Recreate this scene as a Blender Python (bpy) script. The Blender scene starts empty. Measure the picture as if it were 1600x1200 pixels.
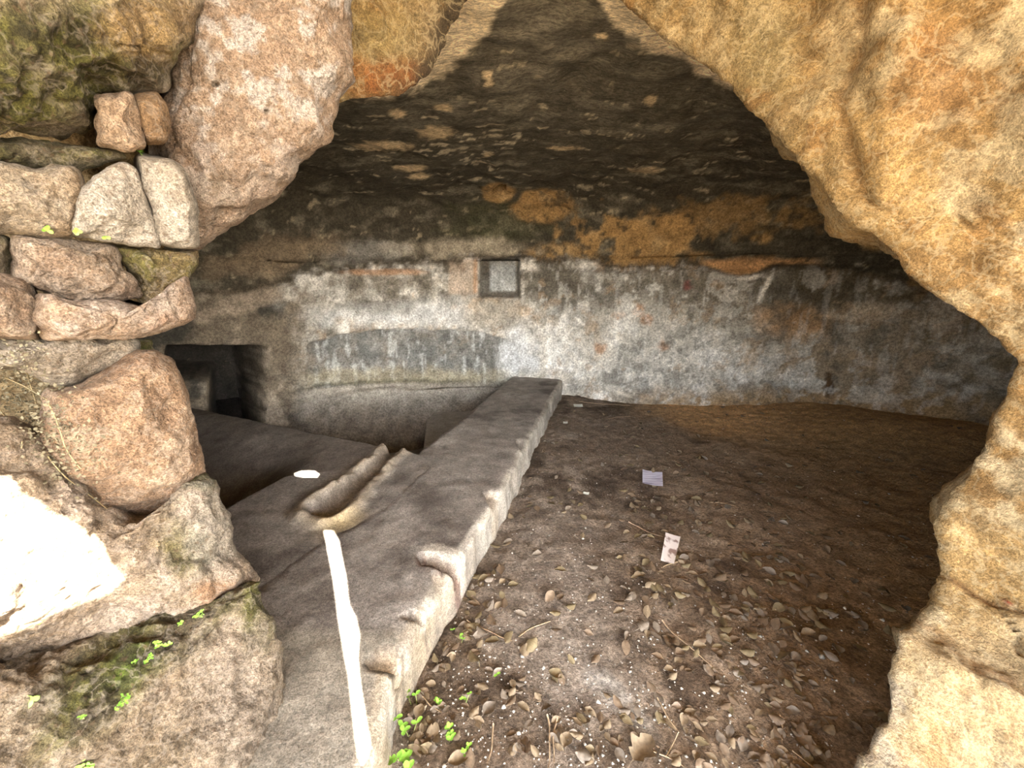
import bpy, math, random
import numpy as np
from mathutils import Vector, Matrix
from mathutils.geometry import delaunay_2d_cdt

# ------------------------------------------------------------------ camera
F = 620.0
PITCH = math.atan(140 / F)
H = 1.4
scene = bpy.context.scene
col = scene.collection
cam_d = bpy.data.cameras.new('camera')
cam_d.sensor_width = 36.0
cam_d.lens = F / 1600 * 36.0
cam_d.clip_start = 0.02
cam = bpy.data.objects.new('camera', cam_d)
cam.location = (0, 0, H)
cam.rotation_euler = (math.pi / 2 - PITCH, 0, 0)
col.objects.link(cam)
scene.camera = cam

# ------------------------------------------------------------------ world, sun, exposure
SUN_AZ = np.array([0.479, -0.878])          # horizontal direction towards the sun
SUN_TAN = 0.78                               # tan of the elevation (38 degrees)
world = bpy.data.worlds.new('sky')
scene.world = world
world.use_nodes = True
wn = world.node_tree.nodes
wl = world.node_tree.links
bg = wn['Background']
sky = wn.new('ShaderNodeTexSky')
sky.sky_type = 'NISHITA'
sky.sun_disc = False
sky.sun_elevation = math.atan(SUN_TAN)
sky.sun_rotation = math.atan2(SUN_AZ[0], SUN_AZ[1])
sky.air_density = 1.0
sky.dust_density = 2.0
sky.ozone_density = 1.0
hs = wn.new('ShaderNodeHueSaturation')
hs.inputs['Saturation'].default_value = 0.5
wl.new(sky.outputs[0], hs.inputs['Color'])
wl.new(hs.outputs[0], bg.inputs[0])
bg.inputs[1].default_value = 0.55

sun_d = bpy.data.lights.new('sun', 'SUN')
sun_d.energy = 30.0
sun_d.angle = math.radians(0.18)
sun_d.color = (1.0, 0.93, 0.82)
sun = bpy.data.objects.new('sun', sun_d)
sv = Vector((-SUN_AZ[0], -SUN_AZ[1], -SUN_TAN)).normalized()
sun.rotation_euler = sv.to_track_quat('-Z', 'Y').to_euler()
sun.location = (3, -6, 7)
col.objects.link(sun)

scene.view_settings.view_transform = 'Standard'
scene.view_settings.look = 'None'
scene.view_settings.gamma = 1.0
scene.view_settings.use_curve_mapping = False
scene.view_settings.exposure = 2.4
scene.cycles.max_bounces = 10
scene.cycles.diffuse_bounces = 8

# ------------------------------------------------------------------ helpers
rng = np.random.default_rng(7)
random.seed(7)
CP, SP = math.cos(PITCH), math.sin(PITCH)


def ray(x, y):
    a = (np.asarray(x, float) - 800) / F
    b = (600 - np.asarray(y, float)) / F
    return np.stack([a, CP + b * SP, -SP + b * CP], -1)


def onz(x, y, z):
    d = ray(x, y)
    return np.array([0, 0, H]) + d * ((z - H) / d[..., 2])[..., None]


def aty(x, y, Y):
    d = ray(x, y)
    return np.array([0, 0, H]) + d * (np.asarray(Y) / d[..., 1])[..., None]


def proj(V):
    x, y, z = V[..., 0], V[..., 1], V[..., 2] - H
    dep = np.maximum(y * CP - z * SP, 1e-3)
    up = y * SP + z * CP
    return 800 + F * x / dep, 600 - F * up / dep


def _hash(ix, iy, iz, seed):
    h = (ix * 374761393 + iy * 668265263 + iz * 2147483647 + seed * 1274126177) & 0xFFFFFFFF
    h = ((h ^ (h >> 13)) * 1274126177) & 0xFFFFFFFF
    h = ((h ^ (h >> 16)) * 2246822519) & 0xFFFFFFFF
    return ((h ^ (h >> 15)) & 0xFFFF) / 65535.0


def vnoise(P, seed=0):
    """smooth value noise in about [-1, 1]"""
    I = np.floor(P).astype(np.int64)
    f = P - I
    f = f * f * f * (f * (f * 6 - 15) + 10)
    x, y, z = I[..., 0], I[..., 1], I[..., 2]
    fx, fy, fz = f[..., 0], f[..., 1], f[..., 2]
    def L(a, b, t): return a + (b - a) * t
    r = L(L(L(_hash(x, y, z, seed), _hash(x + 1, y, z, seed), fx),
            L(_hash(x, y + 1, z, seed), _hash(x + 1, y + 1, z, seed), fx), fy),
          L(L(_hash(x, y, z + 1, seed), _hash(x + 1, y, z + 1, seed), fx),
            L(_hash(x, y + 1, z + 1, seed), _hash(x + 1, y + 1, z + 1, seed), fx), fy), fz)
    return r * 2 - 1


def fbm(P, scale=1.0, octv=4, seed=0, gain=0.5, st=(1, 1, 1)):
    P = np.asarray(P, float) * scale * np.asarray(st, float)
    out = 0
    amp = 1.0
    tot = 0
    for o in range(octv):
        out = out + amp * vnoise(P + 17.3 * o, seed + o)
        tot += amp
        amp *= gain
        P = P * 2.03
    return out / tot * 1.6


def sstep(a, b, x):
    t = np.clip((x - a) / (b - a), 0, 1)
    return t * t * (3 - 2 * t)


def mixc(a, b, m):
    b = np.asarray(b, float)
    return a * (1 - m[..., None]) + b * m[..., None]


def blob(px, py, cx, cy, rx, ry, n=0, soft=0.25):
    r = np.sqrt(((px - cx) / rx) ** 2 + ((py - cy) / ry) ** 2) + n
    return 1 - sstep(1 - soft, 1 + soft, r)


def mesh_np(name, V, Q, C=None, mat=None, parent=None, smooth=True):
    V = np.ascontiguousarray(V.reshape(-1, 3), dtype=np.float32)
    Q = np.ascontiguousarray(Q, dtype=np.int32)
    used = np.unique(Q)
    if len(used) < len(V):
        remap = np.full(len(V), -1, np.int32)
        remap[used] = np.arange(len(used), dtype=np.int32)
        V = V[used]
        if C is not None:
            C = C.reshape(-1, 3)[used]
        Q = remap[Q]
    k = Q.shape[1]
    me = bpy.data.meshes.new(name)
    me.vertices.add(len(V))
    me.vertices.foreach_set('co', V.ravel())
    me.loops.add(Q.size)
    me.loops.foreach_set('vertex_index', Q.ravel())
    me.polygons.add(len(Q))
    me.polygons.foreach_set('loop_start', np.arange(0, Q.size, k, dtype=np.int32))
    me.polygons.foreach_set('loop_total', np.full(len(Q), k, np.int32))
    if smooth:
        me.polygons.foreach_set('use_smooth', np.ones(len(Q), bool))
    if C is not None:
        a = me.attributes.new('Col', 'FLOAT_COLOR', 'POINT')
        c4 = np.ones((len(V), 4), np.float32)
        c4[:, :3] = np.clip(C.reshape(-1, 3), 0.004, 0.95)
        a.data.foreach_set('color', c4.ravel())
    me.update(calc_edges=True)
    me.validate()
    ob = bpy.data.objects.new(name, me)
    col.objects.link(ob)
    if mat:
        me.materials.append(mat)
    if parent:
        ob.parent = parent
    return ob


def grid_quads(n, m, wrap_n=False, flip=False):
    i = np.arange(n if wrap_n else n - 1)
    j = np.arange(m - 1)
    I, J = np.meshgrid(i, j, indexing='ij')
    I2 = (I + 1) % n
    Q = np.stack([I * m + J, I2 * m + J, I2 * m + J + 1, I * m + J + 1], -1).reshape(-1, 4)
    return Q[:, ::-1] if flip else Q


def grid_normals(V):
    du = np.gradient(V, axis=0)
    dv = np.gradient(V, axis=1)
    n = np.cross(du, dv)
    return n / np.maximum(np.linalg.norm(n, axis=-1, keepdims=True), 1e-9)


def tag(o, label=None, cat=None, group=None, kind=None):
    if label: o['label'] = label
    if cat: o['category'] = cat
    if group: o['group'] = group
    if kind: o['kind'] = kind
    return o


def empty(name, loc=(0, 0, 0)):
    o = bpy.data.objects.new(name, None)
    o.location = loc
    o.empty_display_size = 0.1
    col.objects.link(o)
    return o


def resample(P, step):
    P = np.asarray(P, float)
    d = np.r_[0, np.cumsum(np.linalg.norm(np.diff(P[:, :], axis=0), axis=1))]
    n = max(int(d[-1] / step), 2)
    t = np.linspace(0, d[-1], n)
    return np.stack([np.interp(t, d, P[:, k]) for k in range(P.shape[1])], -1)


def smooth1(A, k, wrap=False):
    for _ in range(k):
        if wrap:
            A = (np.roll(A, 1, 0) + 2 * A + np.roll(A, -1, 0)) / 4
        else:
            B = A.copy()
            B[1:-1] = (A[:-2] + 2 * A[1:-1] + A[2:]) / 4
            A = B
    return A


# ------------------------------------------------------------------ materials
def rock_mat(name, s1=9.0, s2=45.0, lo=0.62, hi=1.3, bump=0.5, dist=0.02, rough=0.9,
             stretch=(1, 1, 1), pit=0.0, spec=0.25, speck=None, micro=0.25, vein=None, pitc=None):
    m = bpy.data.materials.new(name)
    m.use_nodes = True
    nt = m.node_tree
    N, L = nt.nodes, nt.links
    b = N['Principled BSDF']
    b.inputs['Roughness'].default_value = rough
    b.inputs['Specular IOR Level'].default_value = spec
    at = N.new('ShaderNodeAttribute'); at.attribute_name = 'Col'
    geo = N.new('ShaderNodeNewGeometry')
    mp = N.new('ShaderNodeMapping'); mp.inputs['Scale'].default_value = stretch
    L.new(geo.outputs['Position'], mp.inputs['Vector'])
    n1 = N.new('ShaderNodeTexNoise'); n1.inputs['Scale'].default_value = s1
    n1.inputs['Detail'].default_value = 8; n1.inputs['Roughness'].default_value = 0.68
    n2 = N.new('ShaderNodeTexNoise'); n2.inputs['Scale'].default_value = s2
    n2.inputs['Detail'].default_value = 6; n2.inputs['Roughness'].default_value = 0.72
    L.new(mp.outputs[0], n1.inputs['Vector']); L.new(mp.outputs[0], n2.inputs['Vector'])
    r1 = N.new('ShaderNodeMapRange'); r1.inputs[1].default_value = 0.3; r1.inputs[2].default_value = 0.7
    r1.inputs[3].default_value = lo; r1.inputs[4].default_value = hi
    L.new(n1.outputs['Fac'], r1.inputs[0])
    r2 = N.new('ShaderNodeMapRange'); r2.inputs[1].default_value = 0.38; r2.inputs[2].default_value = 0.62
    r2.inputs[3].default_value = lo + 0.08; r2.inputs[4].default_value = hi
    L.new(n2.outputs['Fac'], r2.inputs[0])
    mu = N.new('ShaderNodeMath'); mu.operation = 'MULTIPLY'
    L.new(r1.outputs[0], mu.inputs[0]); L.new(r2.outputs[0], mu.inputs[1])
    vm = N.new('ShaderNodeVectorMath'); vm.operation = 'SCALE'
    L.new(at.outputs['Color'], vm.inputs[0]); L.new(mu.outputs[0], vm.inputs['Scale'])
    outc = vm.outputs[0]
    n4 = N.new('ShaderNodeTexNoise'); n4.inputs['Scale'].default_value = s2 * 3.1
    n4.inputs['Detail'].default_value = 5; n4.inputs['Roughness'].default_value = 0.75
    L.new(mp.outputs[0], n4.inputs['Vector'])
    r4 = N.new('ShaderNodeMapRange'); r4.inputs[1].default_value = 0.40; r4.inputs[2].default_value = 0.60
    r4.inputs[3].default_value = 1 - micro; r4.inputs[4].default_value = 1 + micro * 0.7
    L.new(n4.outputs['Fac'], r4.inputs[0])
    vm4 = N.new('ShaderNodeVectorMath'); vm4.operation = 'SCALE'
    L.new(outc, vm4.inputs[0]); L.new(r4.outputs[0], vm4.inputs['Scale'])
    outc = vm4.outputs[0]
    if vein:
        sc, wd, c, st_ = vein                       # thin mineral veins: contour lines of a warped noise
        n5 = N.new('ShaderNodeTexNoise'); n5.inputs['Scale'].default_value = sc
        n5.inputs['Detail'].default_value = 4; n5.inputs['Distortion'].default_value = 0.35
        L.new(mp.outputs[0], n5.inputs['Vector'])
        s5 = N.new('ShaderNodeMath'); s5.operation = 'SUBTRACT'; s5.inputs[1].default_value = 0.5
        a5 = N.new('ShaderNodeMath'); a5.operation = 'ABSOLUTE'
        L.new(n5.outputs['Fac'], s5.inputs[0]); L.new(s5.outputs[0], a5.inputs[0])
        r5 = N.new('ShaderNodeMapRange'); r5.inputs[1].default_value = wd; r5.inputs[2].default_value = 0.0
        r5.inputs[3].default_value = 0; r5.inputs[4].default_value = st_
        L.new(a5.outputs[0], r5.inputs[0])
        mx5 = N.new('ShaderNodeMix'); mx5.data_type = 'RGBA'
        L.new(r5.outputs[0], mx5.inputs[0]); L.new(outc, mx5.inputs[6]); mx5.inputs[7].default_value = (*c, 1)
        outc = mx5.outputs[2]
    if pitc:
        sc, rad, c, st_ = pitc                      # small dark pits
        v6 = N.new('ShaderNodeTexVoronoi'); v6.inputs['Scale'].default_value = sc
        nd = N.new('ShaderNodeTexNoise'); nd.inputs['Scale'].default_value = sc * 0.8; nd.inputs['Detail'].default_value = 4
        L.new(mp.outputs[0], nd.inputs['Vector'])
        va = N.new('ShaderNodeVectorMath'); va.operation = 'MULTIPLY_ADD'; va.inputs[1].default_value = (1.6 / sc,) * 3
        L.new(nd.outputs['Color'], va.inputs[0]); L.new(mp.outputs[0], va.inputs[2])
        L.new(va.outputs[0], v6.inputs['Vector'])
        r6 = N.new('ShaderNodeMapRange'); r6.inputs[1].default_value = rad; r6.inputs[2].default_value = rad * 0.55
        r6.inputs[3].default_value = 0; r6.inputs[4].default_value = st_
        L.new(v6.outputs['Distance'], r6.inputs[0])
        mx6 = N.new('ShaderNodeMix'); mx6.data_type = 'RGBA'
        L.new(r6.outputs[0], mx6.inputs[0]); L.new(outc, mx6.inputs[6]); mx6.inputs[7].default_value = (*c, 1)
        outc = mx6.outputs[2]
    if speck:
        sc, th, c = speck
        n3 = N.new('ShaderNodeTexNoise'); n3.inputs['Scale'].default_value = sc
        n3.inputs['Detail'].default_value = 3; n3.inputs['Roughness'].default_value = 0.6
        L.new(mp.outputs[0], n3.inputs['Vector'])
        r3 = N.new('ShaderNodeMapRange'); r3.inputs[1].default_value = th; r3.inputs[2].default_value = th + 0.06
        L.new(n3.outputs['Fac'], r3.inputs[0])
        mx = N.new('ShaderNodeMix'); mx.data_type = 'RGBA'
        L.new(r3.outputs[0], mx.inputs[0]); L.new(outc, mx.inputs[6]); mx.inputs[7].default_value = (*c, 1)
        outc = mx.outputs[2]
    L.new(outc, b.inputs['Base Color'])
    ad = N.new('ShaderNodeMath'); ad.operation = 'ADD'
    L.new(n1.outputs['Fac'], ad.inputs[0])
    m2 = N.new('ShaderNodeMath'); m2.operation = 'MULTIPLY'; m2.inputs[1].default_value = 0.7
    L.new(n2.outputs['Fac'], m2.inputs[0]); L.new(m2.outputs[0], ad.inputs[1])
    m4 = N.new('ShaderNodeMath'); m4.operation = 'MULTIPLY_ADD'; m4.inputs[1].default_value = 0.30
    L.new(n4.outputs['Fac'], m4.inputs[0]); L.new(ad.outputs[0], m4.inputs[2])
    hsrc = m4.outputs[0]
    if pit > 0:
        vo = N.new('ShaderNodeTexVoronoi'); vo.inputs['Scale'].default_value = s2 * 1.1
        L.new(mp.outputs[0], vo.inputs['Vector'])
        rv = N.new('ShaderNodeMapRange'); rv.inputs[1].default_value = 0.0; rv.inputs[2].default_value = 0.45
        rv.inputs[3].default_value = -pit; rv.inputs[4].default_value = 0
        L.new(vo.outputs['Distance'], rv.inputs[0])
        a2 = N.new('ShaderNodeMath'); a2.operation = 'ADD'
        L.new(hsrc, a2.inputs[0]); L.new(rv.outputs[0], a2.inputs[1])
        hsrc = a2.outputs[0]
    bp = N.new('ShaderNodeBump'); bp.inputs['Strength'].default_value = bump
    bp.inputs['Distance'].default_value = dist
    L.new(hsrc, bp.inputs['Height']); L.new(bp.outputs[0], b.inputs['Normal'])
    return m


def flat_mat(name, c, rough=0.8, var=0.25, scale=60, spec=0.2, trans=0.0):
    m = bpy.data.materials.new(name)
    m.use_nodes = True
    N, L = m.node_tree.nodes, m.node_tree.links
    b = N['Principled BSDF']
    b.inputs['Roughness'].default_value = rough
    b.inputs['Specular IOR Level'].default_value = spec
    geo = N.new('ShaderNodeNewGeometry')
    n = N.new('ShaderNodeTexNoise'); n.inputs['Scale'].default_value = scale; n.inputs['Detail'].default_value = 4
    L.new(geo.outputs['Position'], n.inputs['Vector'])
    mx = N.new('ShaderNodeMix'); mx.data_type = 'RGBA'
    mx.inputs[6].default_value = (*[v * (1 - var) for v in c], 1)
    mx.inputs[7].default_value = (*[min(v * (1 + var), .95) for v in c], 1)
    r = N.new('ShaderNodeMapRange'); r.inputs[1].default_value = .3; r.inputs[2].default_value = .7
    L.new(n.outputs['Fac'], r.inputs[0]); L.new(r.outputs[0], mx.inputs[0])
    L.new(mx.outputs[2], b.inputs['Base Color'])
    return m


M_arch = rock_mat('ochre_limestone', 11, 65, 0.66, 1.28, 0.9, 0.03, 0.85, pit=0.15, micro=0.4, vein=(15, 0.04, (0.56, 0.45, 0.27), 0.45), pitc=(34, 0.26, (0.20, 0.12, 0.05), 0.55))
M_rock = rock_mat('pitted_limestone', 14, 85, 0.62, 1.32, 0.9, 0.026, 0.88, pit=0.2, micro=0.5, vein=(26, 0.045, (0.46, 0.39, 0.32), 0.28), pitc=(52, 0.28, (0.13, 0.085, 0.05), 0.6))
M_wall = rock_mat('stained_plaster', 6, 40, 0.58, 1.38, 0.5, 0.02, 0.92, micro=0.3, pitc=(9, 0.10, (0.12, 0.09, 0.06), 0.6))
M_ceil = rock_mat('sooty_rock', 6, 34, 0.5, 1.5, 0.7, 0.03, 0.9, stretch=(0.7, 2.0, 1.5), speck=(55, 0.64, (0.22, 0.195, 0.15)))
M_trough = rock_mat('worn_plaster', 9, 60, 0.66, 1.26, 0.6, 0.014, 0.85, micro=0.4)
M_dirt = rock_mat('dark_earth', 14, 70, 0.5, 1.4, 1.0, 0.03, 0.95, speck=(120, 0.68, (0.5, 0.44, 0.36)))
M_out = rock_mat('dry_earth', 3, 30, 0.75, 1.2, 0.5, 0.03, 0.95)

# ------------------------------------------------------------------ chamber shell: back wall and ceiling
plan = np.array([(-2.3, 1.35), (-3.6, 1.7), (-4.3, 2.6), (-4.15, 3.5), (-3.6, 4.1), (-3.05, 4.5), (-2.6, 5.02), (-2.0, 5.42),
                 (-1.3, 5.70), (-0.6, 5.80), (0.2, 5.80), (0.8, 5.72), (1.74, 5.25), (2.79, 4.85), (3.82, 4.55), (4.5, 4.05),
                 (4.9, 3.5), (5.2, 2.7), (5.0, 1.8), (4.2, 1.15), (3.2, 0.95)])
pl = smooth1(resample(plan, 0.022), 60)
nc = len(pl)
tg = np.gradient(pl, axis=0); tg /= np.linalg.norm(tg, axis=1, keepdims=True)
inn = np.stack([tg[:, 1], -tg[:, 0]], -1)               # towards the chamber
inn = smooth1(inn, 60); inn /= np.linalg.norm(inn, axis=1, keepdims=True)
APEX = np.array([0.35, 1.45])
zrow = np.arange(-0.75, 1.80, 0.021)
nw = len(zrow)
kr = 44
th = np.linspace(0, math.pi / 2, kr + 1)[1:]
CEIL = 2.60
cdep = 0.85
nceil = 130
rows = []
leftness = sstep(0.5, -0.4, pl[:, 0])                    # alcove with the basin
for z in zrow:
    off = np.zeros(nc)
    off += 0.05 * sstep(0.4, 1.75, z) - 0.0
    lip = 0.10 - 0.03 * (pl[:, 0] + 1.2) ** 2 * 0.15
    off += leftness * (0.07 * sstep(0.02, -0.03, z - lip) + 0.35 * sstep(-0.1, -0.75, z))
    off += (1 - leftness) * 0.22 * sstep(0.38, -0.05, z)  # rough foot of the right wall
    rows.append(np.stack([pl[:, 0] + inn[:, 0] * off, pl[:, 1] + inn[:, 1] * off, np.full(nc, z)], -1))
ztop = zrow[-1]
for a in th:
    # overhanging band above the ledge
    ox = 0.05 + 0.05 * (a > 0) + cdep * (1 - math.cos(a))
    z = ztop + (CEIL - ztop) * math.sin(a)
    rows.append(np.stack([pl[:, 0] + inn[:, 0] * ox, pl[:, 1] + inn[:, 1] * ox, np.full(nc, z)], -1))
last = rows[-1]
for k in range(1, nceil + 1):
    t = k / nceil
    xy = last[:, :2] * (1 - t) + APEX * t * 1.0
    xy = np.where(np.ones((nc, 1), bool), xy, xy)
    z = CEIL + 0.13 * (1 - (1 - t) ** 2)
    rows.append(np.stack([xy[:, 0], xy[:, 1], np.full(nc, z)], -1))
V = np.stack(rows, 1)                                    # (nc, nr, 3)
nr = V.shape[1]
Nn = grid_normals(V)
# make normals point inwards
if np.mean(np.sum(Nn[:, 20] * np.c_[inn, np.zeros(nc)], -1)) < 0:
    Nn = -Nn
    flip_shell = True
else:
    flip_shell = False
px, py = proj(V)
fr = np.linspace(1, 0.15, nceil)
roughw = np.ones((nc, nr)); roughw[:, nw + kr:] = fr
disp = fbm(V, 1.1, 3, 3) * 0.05 + fbm(V, 4.5, 4, 9) * 0.016
rid = 1 - np.abs(fbm(V, 2.2, 4, 21, st=(1, 1, 2.2)))
upper = sstep(1.75, 1.95, V[..., 2])
disp += upper * (rid - 0.6) * 0.06 * roughw
# ledge where the plaster stops: the rock above stands a little proud
ledge = blob(px, py, 900, 412, 460, 12, fbm(V, 2, 3, 5) * 0.3)
disp -= 0.05 * ledge
# deep recesses: wall niche and dark doorway
def rect(x0, x1, y0, y1, s=3):
    return sstep(x0 - s, x0 + s, px) * sstep(x1 + s, x1 - s, px) * sstep(y0 - s, y0 + s, py) * sstep(y1 + s, y1 - s, py)
backm = (V[..., 1] > 3.3) * (np.arange(nr)[None, :] < nw + kr)
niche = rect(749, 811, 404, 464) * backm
panel = rect(701, 743, 404, 460) * backm
hole = blob(px, py, 781, 299, 9, 7, soft=.2) * (V[..., 1] > 3)
door = rect(262, 412, 543, 690, 5) * (1 - rect(240, 330, 592, 700, 6)) * backm
alc = sstep(1.12, .95, np.abs((px - 640) / 166) ** 5 + np.abs((py - 562 - 8 * ((px - 640) / 160) ** 2) / 47) ** 4 + fbm(V, 3.5, 4, 77) * .3) * backm
disp = disp * (1 - 0.8 * np.maximum(niche, panel)) - 0.20 * niche - 0.03 * panel - 0.15 * hole - 1.1 * door - 0.05 * alc
V = V + Nn * disp[..., None]
px, py = proj(V)
# ---- pigment
n1 = fbm(V, 1.6, 5, 31); n2 = fbm(V, 5, 5, 41); n3 = fbm(V, 14, 4, 51)
nst = fbm(V, 5, 4, 61, st=(0.5, 2.2, 1.6))
nsp = fbm(V, 9, 3, 71, st=(0.55, 2.4, 1.6))
ndr = fbm(V, 6, 4, 81, st=(1.6, 1.6, 0.35))
# lower plaster: whitish, grey, brown
pl_c = np.zeros(V.shape) + np.array([0.46, 0.43, 0.38])
pl_c = mixc(pl_c, (0.72, 0.70, 0.66), sstep(0.0, 0.55, n2 + 0.5 * n3))
pl_c = mixc(pl_c, (0.15, 0.135, 0.11), sstep(0.05, 0.6, n1 * 0.6 - n2 * 0.6 + 0.4 * n3) * 0.85)
pl_c = mixc(pl_c, (0.36, 0.25, 0.14), sstep(0.4, 0.9, -n1 + 0.4 * n2) * 0.7)
right = sstep(960, 1400, px + 120 * n1)
pl_c = mixc(pl_c, (0.20, 0.155, 0.10), right * (0.55 + 0.4 * sstep(-.3, .5, -n2)))
pl_c = mixc(pl_c, (0.30, 0.20, 0.10), blob(px, py, 1280, 650, 420, 36, n2 * .3, .5) * 0.9)
pl_c = mixc(pl_c, (0.32, 0.21, 0.11), sstep(.30, .10, V[..., 2] + .08 * n1 + .05 * n2) * sstep(930, 1080, px) * .85)
pl_c = mixc(pl_c, (0.42, 0.25, 0.12), blob(px, py, 1240, 500, 60, 28, n2 * .4, .4) * 0.8)
pl_c = mixc(pl_c, (0.62, 0.52, 0.40), blob(px, py, 1350, 485, 60, 16, n2 * .5, .5) * 0.8)
pl_c = mixc(pl_c, (0.10, 0.085, 0.06), blob(px, py, 1320, 440, 170, 40, n2 * .5, .4) * 0.85)
pl_c = mixc(pl_c, (0.16, 0.14, 0.11), blob(px, py, 1000, 440, 150, 32, n2 * .6, .5) * 0.75)
pl_c = mixc(pl_c, (0.14, 0.13, 0.11), blob(px, py, 900, 455, 75, 45, n2 * .6, .5) * 0.6)
pl_c = mixc(pl_c, (0.75, 0.72, 0.66), blob(px, py, 1000, 550, 160, 60, n2 * .6, .6) * 0.5)
pl_c = mixc(pl_c, (0.10, 0.06, 0.03), blob(px, py, 1296, 603, 7, 16, n3 * .5, .3))
pl_c = mixc(pl_c, (0.10, 0.06, 0.03), blob(px, py, 1215, 641, 5, 9, n3 * .5, .3))
pl_c = mixc(pl_c, (0.33, 0.08, 0.07), blob(px, py, 1074, 447, 6, 8, n3 * .7, .4) * 0.6)
pl_c = mixc(pl_c, (0.80, 0.76, 0.70), blob(px - (440 - py) * 0.5, py, 1200, 445, 4, 22, n3 * .6, .4))
pl_c = mixc(pl_c, (0.80, 0.76, 0.70), blob(px + (py - 432) * 2, py, 1180, 433, 18, 4, n3 * .5, .4))
for cx, cy in ((968, 492), (998, 485), (1010, 500), (937, 545), (1035, 540)):
    pl_c = mixc(pl_c, (0.42, 0.22, 0.11), blob(px, py, cx, cy, 9, 8, n3 * .5, .4) * .7)
sh = fbm(V, 3.2, 6, 33, gain=.62)
pl_c = mixc(pl_c, (0.78, 0.77, 0.74), sstep(.28, .36, sh + .25 * n3) * .55 * (1 - .6 * right))
pl_c = mixc(pl_c, (0.12, 0.11, 0.09), sstep(.30, .40, -sh + .3 * n3) * .5)
pl_c = mixc(pl_c, (0.36, 0.26, 0.17), sstep(.42, .5, fbm(V, 4.5, 5, 35, gain=.6)) * .5)
fdr = fbm(V, 13, 4, 36, st=(1.5, 1.5, .22))
pl_c = mixc(pl_c, (0.74, 0.73, 0.70), sstep(.38, .55, fdr) * .35 * (1 - .5 * right))
# alcove
pl_c = mixc(pl_c, (0.16, 0.165, 0.16), alc * np.clip(0.8 + 0.3 * n2, 0, 1))
pl_c = mixc(pl_c, (0.60, 0.62, 0.62), alc * sstep(0.2, 0.7, fdr + 0.4 * n3) * 0.55)
pl_c = mixc(pl_c, (0.72, 0.74, 0.76), blob(px, py, 812, 560, 26, 46, n2 * .5, .5) * 0.8)  # pool of bluish skylight painted into the wall colour
pl_c = mixc(pl_c, (0.70, 0.72, 0.73), blob(px, py, 640, 490, 150, 20, n2 * .7, .6) * 0.7)
pl_c = mixc(pl_c, (0.14, 0.125, 0.10), blob(px, py, 570, 455, 95, 26, n2 * .6, .5) * 0.65)
pl_c = mixc(pl_c, (0.38, 0.33, 0.22), blob(px, py, 620, 590, 200, 14, n2 * .4, .5) * 0.6)
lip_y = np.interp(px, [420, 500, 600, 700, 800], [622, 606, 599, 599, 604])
pl_c = mixc(pl_c, (0.17, 0.145, 0.115), sstep(-2, 2, py - lip_y) * (px < 805) * 0.9)  # basin lining painted darker, standing in for the shade inside
pl_c = mixc(pl_c, (0.42, 0.39, 0.34), sstep(-2, 2, py - lip_y) * sstep(50, 5, py - lip_y) * (px < 805) * 0.7)  # painted light falloff, fading downwards from the lip
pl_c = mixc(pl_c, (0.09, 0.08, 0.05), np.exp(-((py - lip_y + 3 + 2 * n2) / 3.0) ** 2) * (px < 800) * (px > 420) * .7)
# left wall
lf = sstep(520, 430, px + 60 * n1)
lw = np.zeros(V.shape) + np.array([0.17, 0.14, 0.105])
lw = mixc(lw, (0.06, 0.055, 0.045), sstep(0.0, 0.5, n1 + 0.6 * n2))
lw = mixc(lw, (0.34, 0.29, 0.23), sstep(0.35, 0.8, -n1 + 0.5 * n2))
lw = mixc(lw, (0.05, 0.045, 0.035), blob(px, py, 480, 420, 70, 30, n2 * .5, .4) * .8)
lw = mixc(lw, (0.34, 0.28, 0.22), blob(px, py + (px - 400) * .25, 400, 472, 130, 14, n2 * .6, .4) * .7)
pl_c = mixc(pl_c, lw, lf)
# niche and painted panel
pl_c = mixc(pl_c, (0.40, 0.43, 0.45), rect(764, 806, 412, 456, 2) * backm * .8)
pl_c = mixc(pl_c, (0.075, 0.07, 0.06), np.clip(niche - rect(766, 806, 410, 455, 2), 0, 1) * .85)  # shade on the niche sides and bottom, painted into the colour
pl_c = mixc(pl_c, (0.46, 0.37, 0.29), panel * .75)
pl_c = mixc(pl_c, (0.62, 0.52, 0.44), blob(px, py, 717, 447, 11, 9, 0, .5) * panel * .8)
pl_c = mixc(pl_c, (0.48, 0.30, 0.18), rect(740, 746, 404, 458, 2) * backm * .8)
pl_c = mixc(pl_c, (0.40, 0.35, 0.28), blob(px, py, 770, 490, 45, 24, n2 * .3, .4) * .7)
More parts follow.
